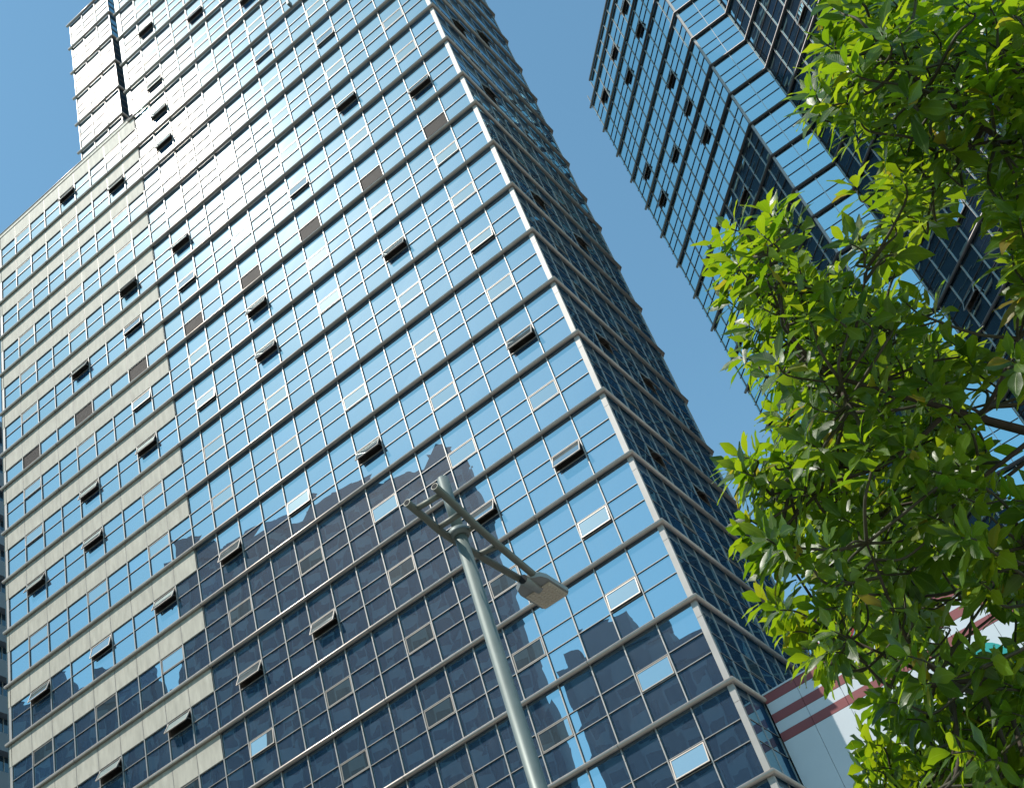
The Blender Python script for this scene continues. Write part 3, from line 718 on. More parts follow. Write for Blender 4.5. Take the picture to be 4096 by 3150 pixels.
# ---------------------------------------------------------------- the tree
TIPS = [(12.56,-36.64,-14.71),(12.81,-36.89,-14.63),(12.32,-37.12,-14.54),(12.66,-35.9,-16.35),(12.39,-37.1,-14.73),(12.04,-36.03,-16.27),(12.56,-36.27,-15.83),(12.39,-36.3,-15.84),(12.25,-35.99,-16.61),(12.3,-35.89,-16.72),(11.74,-36.76,-15.77),(11.91,-35.69,-16.57),(12.83,-35.78,-15.98),(11.44,-35.32,-17.09),(12.03,-36.28,-15.25),(11.48,-35.44,-16.73),(12.26,-36.05,-15.16),(12.22,-36.94,-15.05),(12.0,-36.24,-16.13),(11.77,-35.74,-15.66),(12.39,-35.89,-15.91),(12.18,-35.29,-16.66),(12.1,-36.6,-15.31),(12.91,-35.93,-16.08),(12.56,-36.79,-14.09),(12.87,-36.59,-14.93),(12.17,-35.37,-16.99),(12.47,-35.69,-15.95),(12.41,-36.39,-14.79),(12.21,-35.96,-16.74),(12.49,-36.7,-15.7),(12.89,-35.57,-15.79),(12.07,-35.62,-17.33),(12.12,-35.62,-16.95),(11.91,-36.12,-16.84),(11.61,-35.4,-16.88),(13.01,-36.1,-15.93),(12.41,-35.97,-16.8),(12.24,-36.6,-14.4),(11.76,-35.4,-17.21),(11.9,-36.48,-16.0),(12.22,-36.78,-15.25),(12.74,-36.47,-15.31),(12.01,-36.2,-15.54),(12.87,-35.65,-15.69),(12.1,-36.06,-15.87),(11.7,-35.85,-16.35),(11.86,-36.16,-15.69),(11.81,-35.67,-17.06),(12.31,-36.04,-15.88),(11.3,-35.56,-16.89),(11.95,-35.77,-17.26),(11.39,-35.38,-16.9),(12.22,-36.15,-16.51),(12.29,-35.89,-17.09),(12.05,-36.28,-15.87),(12.02,-36.4,-14.98),(11.68,-36.08,-16.0),(11.81,-35.94,-17.33),(11.68,-36.15,-15.1),(11.96,-36.24,-16.54),(12.86,-36.49,-14.43),(12.76,-36.13,-16.02),(11.53,-35.92,-17.03),(12.55,-37.15,-14.87),(12.23,-36.31,-15.01),(11.9,-36.53,-15.81),(12.42,-36.21,-16.23),(11.44,-36.11,-17.06),(12.74,-36.04,-15.86),(11.74,-35.48,-16.09),(12.35,-36.76,-15.59),(12.43,-36.87,-14.32),(12.48,-37.11,-15.05),(11.96,-35.44,-16.93),(12.35,-36.8,-15.12),(12.75,-36.7,-14.96),(12.75,-36.06,-16.36),(11.79,-36.73,-15.86),(11.72,-35.7,-16.41),(11.81,-35.76,-16.97),(11.99,-36.02,-16.9),(12.15,-35.81,-15.66),(12.0,-35.57,-16.82),(12.37,-35.55,-16.46),(12.48,-36.47,-16.13),(11.98,-36.31,-16.42),(11.67,-35.59,-17.2),(12.08,-36.53,-14.77),(12.25,-36.19,-15.73),(11.43,-35.41,-16.44),(12.54,-36.71,-15.35),(13.32,-36.23,-15.39),(12.58,-35.6,-15.87),(12.95,-36.06,-15.06),(12.49,-36.72,-15.46),(12.34,-35.32,-16.49),(12.7,-35.9,-16.43),(12.23,-36.61,-15.02),(11.87,-36.13,-14.99),(12.13,-35.5,-16.82),(12.75,-36.26,-15.38),(12.66,-36.95,-15.11),(12.67,-36.2,-14.86),(12.51,-37.08,-14.68),(11.87,-35.65,-15.97),(12.06,-35.87,-15.35),(12.06,-36.05,-17.15),(12.77,-35.87,-15.97),(11.6,-35.43,-17.0),(13.06,-35.99,-15.12),(12.51,-36.45,-15.72),(11.87,-35.92,-15.31),(11.69,-35.71,-16.91),(12.51,-36.24,-16.12),(13.11,-36.56,-15.53),(11.88,-36.28,-15.29),(12.52,-36.23,-14.72),(12.53,-37.4,-14.75),(11.2,-35.47,-16.65),(12.48,-36.36,-14.62),(12.63,-36.29,-15.67),(12.58,-37.11,-15.17),(12.06,-36.1,-15.0),(12.32,-35.96,-15.22),(11.73,-35.24,-14.32),(12.06,-35.18,-16.5),(11.66,-34.78,-16.71),(12.74,-35.26,-14.52),(12.27,-36.15,-14.8),(11.54,-34.96,-14.67),(11.76,-35.48,-14.84),(11.99,-34.35,-16.06),(12.15,-35.72,-14.67),(11.72,-34.75,-17.08),(12.23,-36.24,-13.77),(11.74,-34.39,-15.98),(12.4,-35.08,-14.78),(12.11,-36.07,-14.46),(12.55,-35.5,-14.88),(12.82,-35.17,-15.83),(11.24,-34.46,-16.05),(12.55,-36.28,-14.24),(12.6,-34.33,-15.67),(12.45,-35.33,-14.32),(11.98,-35.25,-15.84),(12.62,-36.17,-14.35),(12.93,-36.04,-14.88),(11.43,-35.4,-15.83),(12.34,-35.54,-14.02),(11.56,-35.61,-14.58),(12.37,-35.78,-14.68),(12.84,-34.71,-15.19),(11.09,-34.87,-16.37),(11.75,-34.52,-15.5),(11.86,-35.62,-15.37),(12.31,-35.67,-13.59),(12.41,-34.43,-15.78),(11.7,-35.2,-14.51),(12.67,-35.47,-14.85),(12.31,-35.06,-15.0),(12.14,-35.79,-15.32),(12.28,-35.39,-15.47),(11.89,-34.73,-16.32),(11.62,-35.85,-15.17),(11.98,-35.67,-15.51),(12.33,-34.27,-16.2),(10.98,-34.26,-16.48),(11.31,-35.04,-14.71),(12.2,-35.61,-13.68),(11.82,-35.13,-15.76),(12.52,-34.79,-15.68),(12.57,-34.85,-16.09),(12.67,-34.95,-15.95),(12.66,-36.1,-14.13),(12.82,-35.48,-14.4),(13.27,-35.68,-15.13),(12.07,-34.74,-16.43),(11.48,-35.15,-15.61),(12.31,-35.56,-15.17),(11.93,-35.93,-14.57),(12.12,-35.28,-16.35),(12.47,-36.33,-14.12),(11.99,-34.4,-15.87),(12.57,-35.4,-14.5),(13.41,-34.97,-14.62),(12.27,-34.82,-16.41),(11.35,-34.63,-16.84),(12.14,-34.34,-15.95),(11.8,-34.59,-15.84),(11.72,-34.03,-16.61),(12.07,-36.35,-14.37),(11.96,-35.9,-15.19),(12.07,-35.51,-14.26),(12.15,-35.1,-14.3),(11.28,-34.65,-16.28),(12.7,-35.27,-14.22),(11.99,-34.89,-15.04),(12.56,-35.41,-15.0),(12.0,-35.42,-14.03),(12.26,-34.97,-14.65),(11.9,-34.56,-16.15),(12.23,-34.5,-15.89),(11.54,-35.26,-14.62),(11.24,-35.07,-16.51),(12.82,-35.9,-14.44),(12.36,-35.51,-15.46),(12.63,-35.41,-15.39),(11.6,-34.46,-16.4),(12.41,-35.05,-14.98),(11.73,-34.87,-16.26),(11.18,-35.22,-16.87),(12.73,-35.32,-15.89),(12.35,-34.87,-15.39),(12.53,-35.04,-15.64),(12.04,-35.15,-14.82),(11.53,-34.55,-16.75),(11.83,-34.51,-16.34),(11.89,-35.4,-15.57),(11.54,-34.38,-16.19),(12.37,-35.74,-14.49),(11.58,-34.88,-15.53),(12.84,-35.87,-14.94),(11.97,-35.65,-13.98),(12.51,-35.51,-13.83),(11.44,-34.33,-16.46),(12.26,-36.14,-14.55),(12.76,-35.82,-14.23),(11.89,-34.74,-15.16),(11.08,-35.23,-16.78),(11.49,-34.8,-16.76),(11.85,-35.28,-15.05),(11.65,-34.45,-16.66),(12.95,-35.36,-14.48),(12.12,-36.47,-14.36),(12.39,-35.17,-15.8),(12.35,-34.43,-15.51),(11.55,-34.68,-15.19),(12.87,-35.03,-15.63),(12.36,-36.45,-14.39),(11.65,-35.23,-15.41),(12.62,-35.89,-15.0),(12.35,-34.3,-16.09),(11.41,-34.66,-15.17),(11.79,-35.04,-14.63),(11.32,-34.35,-16.41),(11.88,-34.22,-16.29),(12.63,-35.14,-14.42),(12.22,-36.24,-14.35),(12.66,-35.19,-14.98),(12.08,-34.52,-16.73),(10.92,-34.48,-16.46),(11.67,-34.8,-16.97),(12.46,-36.57,-14.17),(11.37,-34.78,-16.44),(12.0,-34.99,-16.98),(12.45,-35.65,-15.27),(12.55,-35.28,-15.11),(13.39,-35.8,-15.2),(11.88,-35.2,-14.34),(12.07,-35.08,-16.75),(12.4,-34.92,-16.22),(11.72,-35.24,-16.29),(12.01,-34.41,-16.56),(12.27,-35.14,-14.53),(12.31,-35.34,-15.78),(12.65,-36.04,-14.37),(12.35,-35.05,-16.21),(12.29,-35.99,-14.29),(11.76,-33.94,-16.97),(11.16,-35.09,-16.59),(11.72,-34.6,-16.32),(12.48,-35.98,-13.6),(12.67,-35.48,-15.8),(12.74,-34.57,-15.32),(12.2,-34.65,-13.15),(12.5,-35.03,-13.53),(12.06,-34.2,-14.48),(11.66,-33.67,-16.27),(12.57,-33.93,-14.31),(12.75,-33.83,-15.07),(11.89,-33.92,-15.0),(11.46,-35.0,-14.23),(11.29,-34.01,-16.15),(11.5,-34.11,-15.74),(11.51,-33.53,-16.49),(12.16,-33.85,-14.05),(11.81,-34.73,-13.9),(12.03,-32.97,-15.96),(10.74,-33.12,-16.11),(11.57,-34.36,-14.07),(11.63,-34.65,-14.9),(11.82,-34.68,-14.9),(11.51,-33.03,-16.11),(11.95,-34.54,-13.7),(12.12,-35.42,-13.26),(12.27,-34.86,-14.04),(11.71,-33.97,-15.11),(12.2,-35.06,-13.82),(13.21,-34.31,-14.14),(11.79,-34.1,-14.2),(11.92,-34.37,-13.89),(11.22,-33.26,-15.85),(11.3,-33.53,-15.39),(11.88,-33.19,-15.44),(12.01,-33.59,-14.46),(12.21,-33.93,-14.27),(12.34,-33.86,-15.43),(11.87,-34.02,-14.33),(11.75,-34.46,-14.06),(12.08,-34.28,-13.75),(12.55,-33.96,-15.02),(11.82,-35.13,-13.96),(11.67,-32.97,-15.94),(12.27,-33.35,-14.78),(11.86,-33.91,-14.63),(12.02,-34.39,-14.01),(12.21,-34.39,-15.14),(11.89,-34.36,-14.16),(11.03,-33.1,-15.86),(11.27,-34.06,-15.94),(12.15,-33.25,-15.52),(11.91,-33.45,-16.45),(12.42,-33.82,-13.95),(11.29,-34.36,-14.34),(10.78,-33.48,-16.4),(12.18,-35.61,-13.25),(12.43,-34.39,-14.27),(12.39,-33.25,-15.07),(11.53,-34.27,-15.16),(11.92,-33.69,-16.18),(11.02,-33.54,-16.36),(13.35,-34.42,-14.35),(12.61,-34.64,-14.51),(12.59,-34.7,-13.8),(12.81,-34.24,-13.57),(12.53,-34.26,-13.76),(11.27,-33.93,-15.07),(11.86,-34.91,-14.38),(11.23,-34.46,-15.28),(10.67,-33.42,-15.9),(11.82,-33.85,-16.38),(11.86,-33.93,-15.46),(12.35,-33.56,-15.1),(11.9,-33.78,-16.0),(12.37,-34.89,-12.93),(11.54,-33.41,-15.96),(12.44,-34.1,-14.6),(11.6,-33.86,-16.0),(12.43,-34.84,-13.14),(12.87,-34.75,-14.15),(12.07,-34.26,-13.58),(11.65,-34.48,-14.47),(11.18,-33.37,-16.49),(12.55,-34.75,-13.55),(12.36,-33.91,-15.7),(12.36,-35.52,-13.6),(12.33,-34.6,-13.21),(11.24,-33.01,-16.07),(11.27,-34.08,-13.84),(11.3,-33.6,-15.01),(11.62,-34.35,-14.23),(11.73,-32.89,-16.09),(12.45,-33.32,-15.35),(12.6,-34.35,-14.05),(13.91,-36.53,-14.61),(13.37,-36.82,-13.86),(13.2,-36.87,-14.48),(13.38,-36.83,-14.58),(13.73,-36.91,-14.97),(13.95,-37.21,-14.69),(13.68,-37.08,-14.2),(13.89,-37.29,-14.14),(13.76,-36.45,-14.58),(14.1,-36.76,-13.87),(13.66,-36.91,-13.7),(13.75,-37.35,-13.81),(13.31,-37.05,-13.89),(14.13,-36.83,-14.17),(14.08,-37.13,-14.06),(13.79,-37.22,-14.5),(13.48,-36.75,-15.27),(13.75,-36.96,-13.82),(13.3,-36.88,-14.25),(13.41,-37.39,-14.55),(13.61,-37.31,-14.63),(14.34,-37.05,-14.26),(13.58,-36.47,-14.66),(13.5,-36.92,-13.9),(13.39,-36.1,-15.05),(13.67,-36.61,-14.5),(13.1,-37.36,-14.11),(13.39,-37.35,-14.1),(13.53,-37.32,-13.44),(13.42,-36.86,-14.29),(13.49,-37.58,-14.29),(13.2,-37.29,-14.35),(13.88,-36.91,-14.06),(13.75,-36.86,-15.09),(13.37,-36.46,-15.13),(13.33,-37.33,-13.86),(13.71,-36.19,-14.56),(13.71,-37.23,-14.67),(13.3,-36.76,-14.35),(13.7,-36.78,-14.15),(13.41,-36.59,-15.01),(13.58,-37.07,-14.15),(14.11,-37.36,-14.69),(13.25,-36.48,-14.39),(13.45,-37.5,-13.77),(13.82,-36.83,-13.83),(13.58,-37.49,-14.23),(13.74,-36.86,-14.69),(14.22,-36.89,-14.15),(14.04,-36.71,-14.26),(13.57,-36.77,-14.38),(14.03,-37.17,-14.86),(13.96,-37.28,-14.26),(13.67,-36.13,-14.7),(13.5,-36.87,-15.1),(13.57,-36.88,-13.71),(13.57,-36.61,-15.06),(13.28,-37.54,-14.3),(13.57,-36.09,-15.02),(13.98,-36.82,-14.69),(13.51,-37.37,-14.3),(13.8,-36.81,-14.27),(14.18,-36.79,-14.4),(13.8,-36.68,-14.32),(13.44,-37.05,-14.6),(13.29,-36.92,-14.09),(13.86,-36.92,-14.55),(13.67,-37.2,-13.71),(13.84,-36.78,-14.57),(14.0,-37.3,-14.42),(13.66,-36.21,-14.29),(13.97,-36.41,-13.02),(13.31,-35.52,-13.33),(13.42,-35.78,-14.64),(13.24,-36.52,-13.99),(14.24,-36.24,-13.99),(13.55,-36.12,-12.96),(13.53,-36.04,-13.8),(13.61,-35.15,-14.09),(13.48,-36.89,-13.56),(13.66,-36.17,-13.59),(13.37,-36.04,-13.89),(14.22,-35.85,-13.23),(14.0,-36.68,-13.39),(13.73,-35.79,-14.06),(14.11,-35.51,-13.66),(14.19,-36.18,-12.98),(13.87,-36.41,-13.82),(14.33,-35.9,-13.2),(13.53,-37.0,-13.39),(13.19,-36.1,-14.01),(14.21,-35.7,-13.53),(14.08,-36.32,-14.28),(14.16,-36.1,-13.11),(13.59,-35.27,-14.6),(13.41,-36.11,-13.14),(13.81,-35.67,-14.05),(14.27,-35.56,-13.52),(14.12,-36.61,-13.45),(13.72,-36.14,-13.15),(13.72,-36.61,-13.01),(13.45,-36.11,-13.29),(13.89,-36.16,-14.21),(13.93,-36.48,-13.31),(13.3,-36.9,-13.58),(14.38,-36.24,-13.46),(13.55,-36.04,-14.48),(14.54,-36.21,-13.45),(13.45,-36.53,-13.85),(14.04,-36.46,-13.56),(13.36,-36.83,-13.33),(13.75,-35.46,-14.44),(13.7,-35.39,-14.21),(13.54,-35.91,-14.59),(13.87,-35.35,-14.07),(13.57,-35.11,-14.36),(14.14,-35.86,-13.34),(13.67,-35.24,-13.81),(13.91,-36.32,-14.14),(13.19,-35.7,-13.42),(14.34,-36.46,-13.38),(13.95,-35.85,-13.74),(13.59,-36.48,-13.7),(13.24,-35.58,-13.6),(13.37,-36.11,-12.79),(13.65,-36.1,-12.93),(13.38,-35.67,-13.24),(13.67,-35.78,-13.2),(13.74,-35.6,-13.35),(13.63,-35.89,-13.93),(13.6,-35.92,-14.21),(13.88,-35.65,-13.31),(13.59,-36.5,-13.08),(14.31,-36.31,-13.84),(13.8,-36.72,-13.41),(14.0,-36.26,-13.73),(13.91,-35.96,-14.2),(13.93,-35.99,-13.28),(13.77,-35.77,-13.2),(13.92,-36.16,-13.77),(13.96,-36.31,-13.99),(13.2,-36.79,-13.61),(13.61,-36.54,-12.88),(13.83,-36.63,-12.9),(13.79,-36.28,-13.73),(13.91,-36.06,-13.17),(13.74,-35.92,-13.93),(13.69,-36.4,-13.09),(13.26,-36.05,-12.94),(13.84,-36.26,-14.17),(14.0,-34.7,-12.83),(13.73,-34.61,-13.73),(13.6,-35.36,-13.21),(13.84,-35.77,-11.85),(14.29,-34.83,-13.13),(14.02,-35.74,-12.0),(13.98,-35.26,-13.6),(13.15,-34.86,-12.72),(13.48,-35.48,-12.08),(13.89,-35.76,-12.29),(13.38,-35.01,-12.94),(14.17,-35.31,-12.69),(14.49,-35.36,-13.09),(13.99,-34.44,-13.25),(14.43,-35.24,-12.34),(14.25,-35.27,-12.52),(13.98,-34.67,-13.12),(13.86,-35.52,-12.79),(13.97,-35.35,-13.4),(13.81,-34.99,-14.03),(13.69,-34.93,-13.24),(13.61,-35.27,-12.71),(14.14,-34.8,-12.91),(13.45,-35.74,-12.59),(13.53,-34.6,-13.98),(13.33,-34.89,-12.58),(13.78,-36.22,-12.57),(13.4,-35.32,-12.53),(14.51,-35.3,-12.76),(13.19,-35.02,-13.02),(13.37,-35.53,-12.55),(14.19,-35.39,-13.0),(14.59,-35.47,-12.6),(13.89,-35.84,-12.71),(13.41,-35.01,-12.5),(14.11,-35.94,-12.66),(13.83,-34.68,-13.01),(13.66,-36.13,-12.37),(13.68,-35.61,-12.3),(13.8,-35.21,-13.38),(11.58,-35.1,-16.17),(12.14,-34.27,-16.23),(11.29,-35.07,-16.62),(11.78,-34.88,-16.04),(11.48,-35.7,-16.7),(12.04,-35.12,-16.18),(11.83,-35.43,-16.68),(11.48,-35.18,-16.27),(11.48,-34.76,-16.51),(11.93,-35.13,-16.91),(12.44,-35.64,-16.42),(12.03,-34.92,-16.82),(12.01,-35.47,-16.57),(11.47,-34.96,-16.29),(11.77,-34.25,-16.53),(11.89,-35.4,-16.76),(11.59,-35.1,-16.45),(12.0,-34.72,-16.48),(11.09,-34.46,-16.28),(11.94,-35.17,-16.21),(11.32,-34.89,-16.14),(12.1,-34.66,-16.01),(11.77,-34.52,-16.49),(11.69,-34.86,-15.95),(11.75,-35.29,-16.51),(11.34,-35.63,-16.75),(11.57,-35.5,-16.62),(12.21,-35.3,-16.43),(12.25,-34.5,-16.16),(12.2,-34.76,-16.33),(12.28,-35.56,-16.44),(11.72,-34.94,-16.69),(11.78,-35.35,-16.72),(12.28,-35.45,-16.64),(11.98,-34.45,-16.0),(11.97,-35.44,-16.42),(12.11,-34.9,-16.59),(11.36,-35.55,-16.57),(12.36,-34.48,-15.91),(11.45,-35.05,-16.67),(11.18,-34.37,-16.35),(12.21,-35.46,-16.3),(11.58,-34.88,-16.48),(11.72,-35.65,-16.67),(11.92,-34.85,-16.64),(14.13,-35.23,-13.15),(13.62,-35.32,-14.34),(13.73,-35.07,-13.82),(14.17,-36.03,-13.58),(13.48,-35.46,-14.25),(13.66,-34.54,-13.79),(14.23,-35.99,-13.13),(13.64,-35.38,-13.79),(13.86,-36.81,-14.33),(14.35,-36.17,-13.58),(13.92,-35.09,-13.31),(13.81,-35.0,-13.5),(13.9,-35.36,-13.92),(14.09,-35.83,-12.97),(13.44,-36.32,-15.09),(14.08,-35.43,-13.14),(13.93,-37.04,-14.12),(14.24,-36.32,-13.68),(14.1,-35.85,-13.22),(14.0,-35.73,-13.29),(14.26,-36.45,-13.54),(13.91,-37.09,-14.33),(13.54,-36.37,-15.09),(14.1,-35.79,-13.52),(13.51,-36.84,-14.86),(13.99,-34.94,-13.51),(11.76,-34.55,-14.02),(12.36,-34.24,-13.43),(11.87,-34.03,-14.79),(11.52,-33.74,-14.17),(11.76,-34.7,-14.87),(11.42,-33.86,-14.33),(12.02,-34.47,-13.13),(11.93,-33.95,-14.44),(12.63,-35.31,-14.36),(12.35,-34.55,-14.41),(12.13,-33.93,-13.19),(12.19,-35.36,-13.61),(12.39,-34.34,-12.87),(11.55,-34.53,-14.75),(12.13,-34.75,-14.81),(12.62,-35.33,-13.82),(11.96,-34.86,-14.04),(11.44,-34.0,-13.93),(12.38,-34.41,-14.56),(12.17,-35.37,-13.33),(11.99,-34.81,-14.35),(11.62,-34.62,-13.98),(12.08,-34.52,-13.62),(12.34,-34.89,-14.04),(12.08,-35.17,-14.27),(12.27,-34.34,-13.25),(11.55,-34.35,-14.89),(12.48,-35.32,-13.97),(12.64,-34.75,-13.6),(11.93,-34.94,-14.75),(11.53,-34.28,-14.34),(11.75,-33.98,-14.69),(11.7,-34.12,-13.5),(12.26,-34.8,-15.02),(12.61,-34.02,-13.46),(12.15,-34.03,-14.67),(12.05,-33.52,-14.78),(12.25,-34.44,-12.69),(11.85,-33.68,-14.02),(11.3,-33.75,-14.16),(11.83,-34.21,-15.15),(11.85,-34.41,-13.41),(12.35,-34.42,-14.04),(11.93,-33.97,-13.83),(11.54,-34.9,-15.08),(12.63,-33.94,-13.52),(12.06,-33.57,-14.35),(11.58,-33.53,-13.98),(12.06,-34.9,-13.26),(11.68,-34.58,-13.88),(11.56,-34.77,-14.76),(12.03,-34.87,-13.67),(11.39,-33.84,-14.42),(12.08,-35.75,-14.02),(12.41,-33.68,-13.66),(12.25,-35.39,-14.24),(12.49,-34.84,-14.64),(11.71,-34.79,-15.29),(11.92,-33.65,-14.12),(12.02,-34.61,-15.0),(12.36,-35.05,-13.61),(12.22,-35.15,-14.41),(12.04,-35.02,-14.27),(11.76,-34.23,-14.98),(12.68,-35.2,-14.34),(12.43,-34.99,-13.42),(11.74,-35.18,-14.41),(12.55,-34.78,-14.46),(11.69,-33.78,-13.89),(12.16,-34.91,-12.86),(11.7,-34.8,-14.4),(11.68,-35.1,-14.74),(11.74,-33.98,-14.23),(12.12,-34.33,-14.68),(12.3,-34.87,-13.94),(12.16,-35.62,-14.11),(11.95,-34.08,-13.03),(11.74,-34.7,-15.12),(12.43,-34.85,-13.86),(11.46,-33.44,-14.75),(12.31,-33.9,-13.37),(11.53,-33.45,-14.85),(11.8,-34.63,-15.36),(11.51,-33.95,-14.56),(12.27,-35.21,-13.24),(11.34,-33.66,-14.52),(12.53,-35.01,-13.95),(12.07,-33.26,-14.27),(12.29,-34.04,-14.43),(12.26,-34.57,-13.95),(11.48,-33.18,-14.48),(12.28,-34.47,-14.91),(11.66,-33.78,-13.66),(11.59,-33.38,-14.29),(11.74,-33.73,-13.71),(12.22,-34.89,-14.81),(11.59,-33.2,-14.42),(12.59,-34.28,-13.07),(12.1,-34.81,-14.98),(12.42,-35.36,-13.58),(11.72,-34.16,-15.05),(12.17,-34.37,-13.22),(11.79,-33.79,-13.86),(11.75,-34.76,-15.01),(11.93,-33.82,-13.6),(11.99,-34.48,-13.83),(12.13,-33.65,-13.56),(12.16,-34.78,-13.91),(12.33,-35.06,-13.86),(12.01,-33.71,-13.51),(13.28,-35.43,-12.25),(14.42,-35.1,-12.74),(13.41,-35.29,-13.05),(13.72,-36.17,-12.33),(13.53,-36.34,-12.9),(14.05,-34.93,-13.04),(13.95,-34.82,-13.68),(14.15,-36.0,-12.92),(13.7,-34.47,-13.55),(14.43,-34.57,-12.77),(14.13,-35.65,-12.16),(13.48,-34.89,-12.98),(13.35,-36.0,-12.8),(13.69,-35.56,-13.75),(14.42,-35.04,-12.88),(13.51,-35.28,-14.59),(13.49,-36.08,-13.1),(13.94,-35.66,-11.8),(13.54,-36.36,-13.04),(13.77,-36.34,-12.93),(13.7,-35.6,-12.76),(13.6,-35.13,-13.79),(13.66,-36.06,-13.3),(14.02,-35.39,-12.33),(14.4,-35.45,-12.98),(14.65,-35.15,-12.56),(14.25,-35.25,-12.09),(14.08,-35.21,-12.81),(13.67,-33.87,-13.65),(14.18,-35.05,-13.25),(14.23,-36.01,-13.7),(13.87,-34.8,-13.55),(14.65,-35.85,-12.96),(13.64,-35.52,-14.18),(14.46,-35.17,-12.41),(13.59,-34.67,-12.53),(13.73,-36.08,-12.58),(13.72,-34.62,-13.18),(13.52,-34.69,-12.68),(13.65,-34.95,-12.27),(13.9,-35.59,-11.88),(13.6,-35.86,-13.24),(14.47,-35.53,-12.79),(13.9,-34.87,-13.83),(13.62,-35.92,-11.95),(13.8,-35.19,-12.16),(14.35,-35.17,-13.12),(13.97,-35.99,-12.97),(13.87,-35.55,-12.68),(13.61,-36.19,-13.16),(11.25,-35.45,-15.27),(11.42,-35.84,-15.6),(11.38,-35.51,-15.5),(11.37,-35.69,-15.66),(11.36,-35.59,-15.72),(11.45,-35.82,-15.93),(11.63,-35.91,-15.76),(11.66,-35.75,-15.7),(11.58,-35.41,-15.62),(11.48,-35.57,-15.67),(11.57,-35.98,-16.02),(11.43,-35.46,-15.54),(11.61,-36.17,-14.88),(11.71,-36.43,-15.13),(11.69,-36.24,-15.06),(11.72,-36.35,-14.98),(11.67,-35.82,-14.68),(11.49,-35.86,-15.16),(11.49,-36.08,-15.24),(11.52,-36.07,-15.39),(11.53,-36.0,-15.42),(11.56,-36.14,-15.21),(12.27,-36.84,-14.08),(12.07,-36.34,-13.99),(12.13,-36.37,-13.95),(12.16,-36.49,-13.94),(11.93,-36.07,-14.18),(12.56,-36.56,-13.9),(12.58,-36.98,-14.23),(12.38,-37.07,-14.26),(12.62,-36.87,-14.27),(12.86,-36.61,-14.41),(12.92,-36.35,-14.3),(12.9,-36.08,-14.16),(12.94,-36.03,-14.6),(11.41,-35.4,-16.3),(11.38,-35.55,-16.47),(11.47,-34.95,-15.91),(13.09,-36.8,-13.5),(13.07,-37.02,-13.86),(13.28,-37.39,-13.92),(13.23,-36.68,-13.3),(13.15,-36.95,-14.05),(13.01,-36.33,-13.84),(13.05,-36.72,-14.5),(13.17,-36.25,-14.23)]
T = thing('leafy_tree', 'broad leafed green tree with whorls of long glossy leaves hanging over the street', 'tree', (15.25, -33.9, GZ))
rt = random.Random(5)
base = Vector((15.25, -33.9, GZ))
trunk = curve([base, base+Vector((.05, -.05, 1.6)), base+Vector((-.1, -.1, 3.0)), base+Vector((-.35, -.15, 4.1))], 6)
m = MB(); n_ = len(trunk); m.tube(trunk, [.17-.07*i/(n_-1) for i in range(n_)], 'bark', 14)
for i in range(5):
    a = i*1.256; m.tube([base+Vector((math.cos(a)*.35, math.sin(a)*.35, -.05)), base+Vector((math.cos(a)*.12, math.sin(a)*.12, .35))], [.05, .09], 'bark', 8)
m.build('trunk', T)
fork = trunk[-1]
LIMB_PTS = [[fork, (14.06, -34.19, -15.86), (13.07, -34.58, -14.84), (12.27, -34.90, -13.93)],
 [fork, (14.69, -34.31, -15.43), (14.24, -34.81, -14.02), (13.91, -35.21, -12.81)],
 [fork, (14.10, -34.71, -16.20), (13.13, -35.57, -15.49), (12.36, -36.27, -14.84)],
 [fork, (13.95, -34.46, -16.76), (12.85, -35.09, -16.54), (11.98, -35.60, -16.31)],
 [fork, (14.57, -34.93, -16.00), (14.03, -35.99, -15.10), (13.60, -36.85, -14.30)],
 [fork, (13.91, -33.88, -16.11), (12.77, -33.99, -15.30), (11.87, -34.07, -14.58)],
 [fork, (14.65, -34.59, -15.70), (14.17, -35.35, -14.54), (13.81, -35.95, -13.52)],
 [fork, (13.84, -33.94, -16.71), (12.65, -34.12, -16.44), (11.69, -34.25, -16.16)]]
limbs = [curve(p, 8) for p in LIMB_PTS]
lm = []
for c in limbs:
    m = MB(); n_ = len(c); m.tube(c, [.042-.03*i/(n_-1) for i in range(n_)], 'bark', 10); lm.append(m)
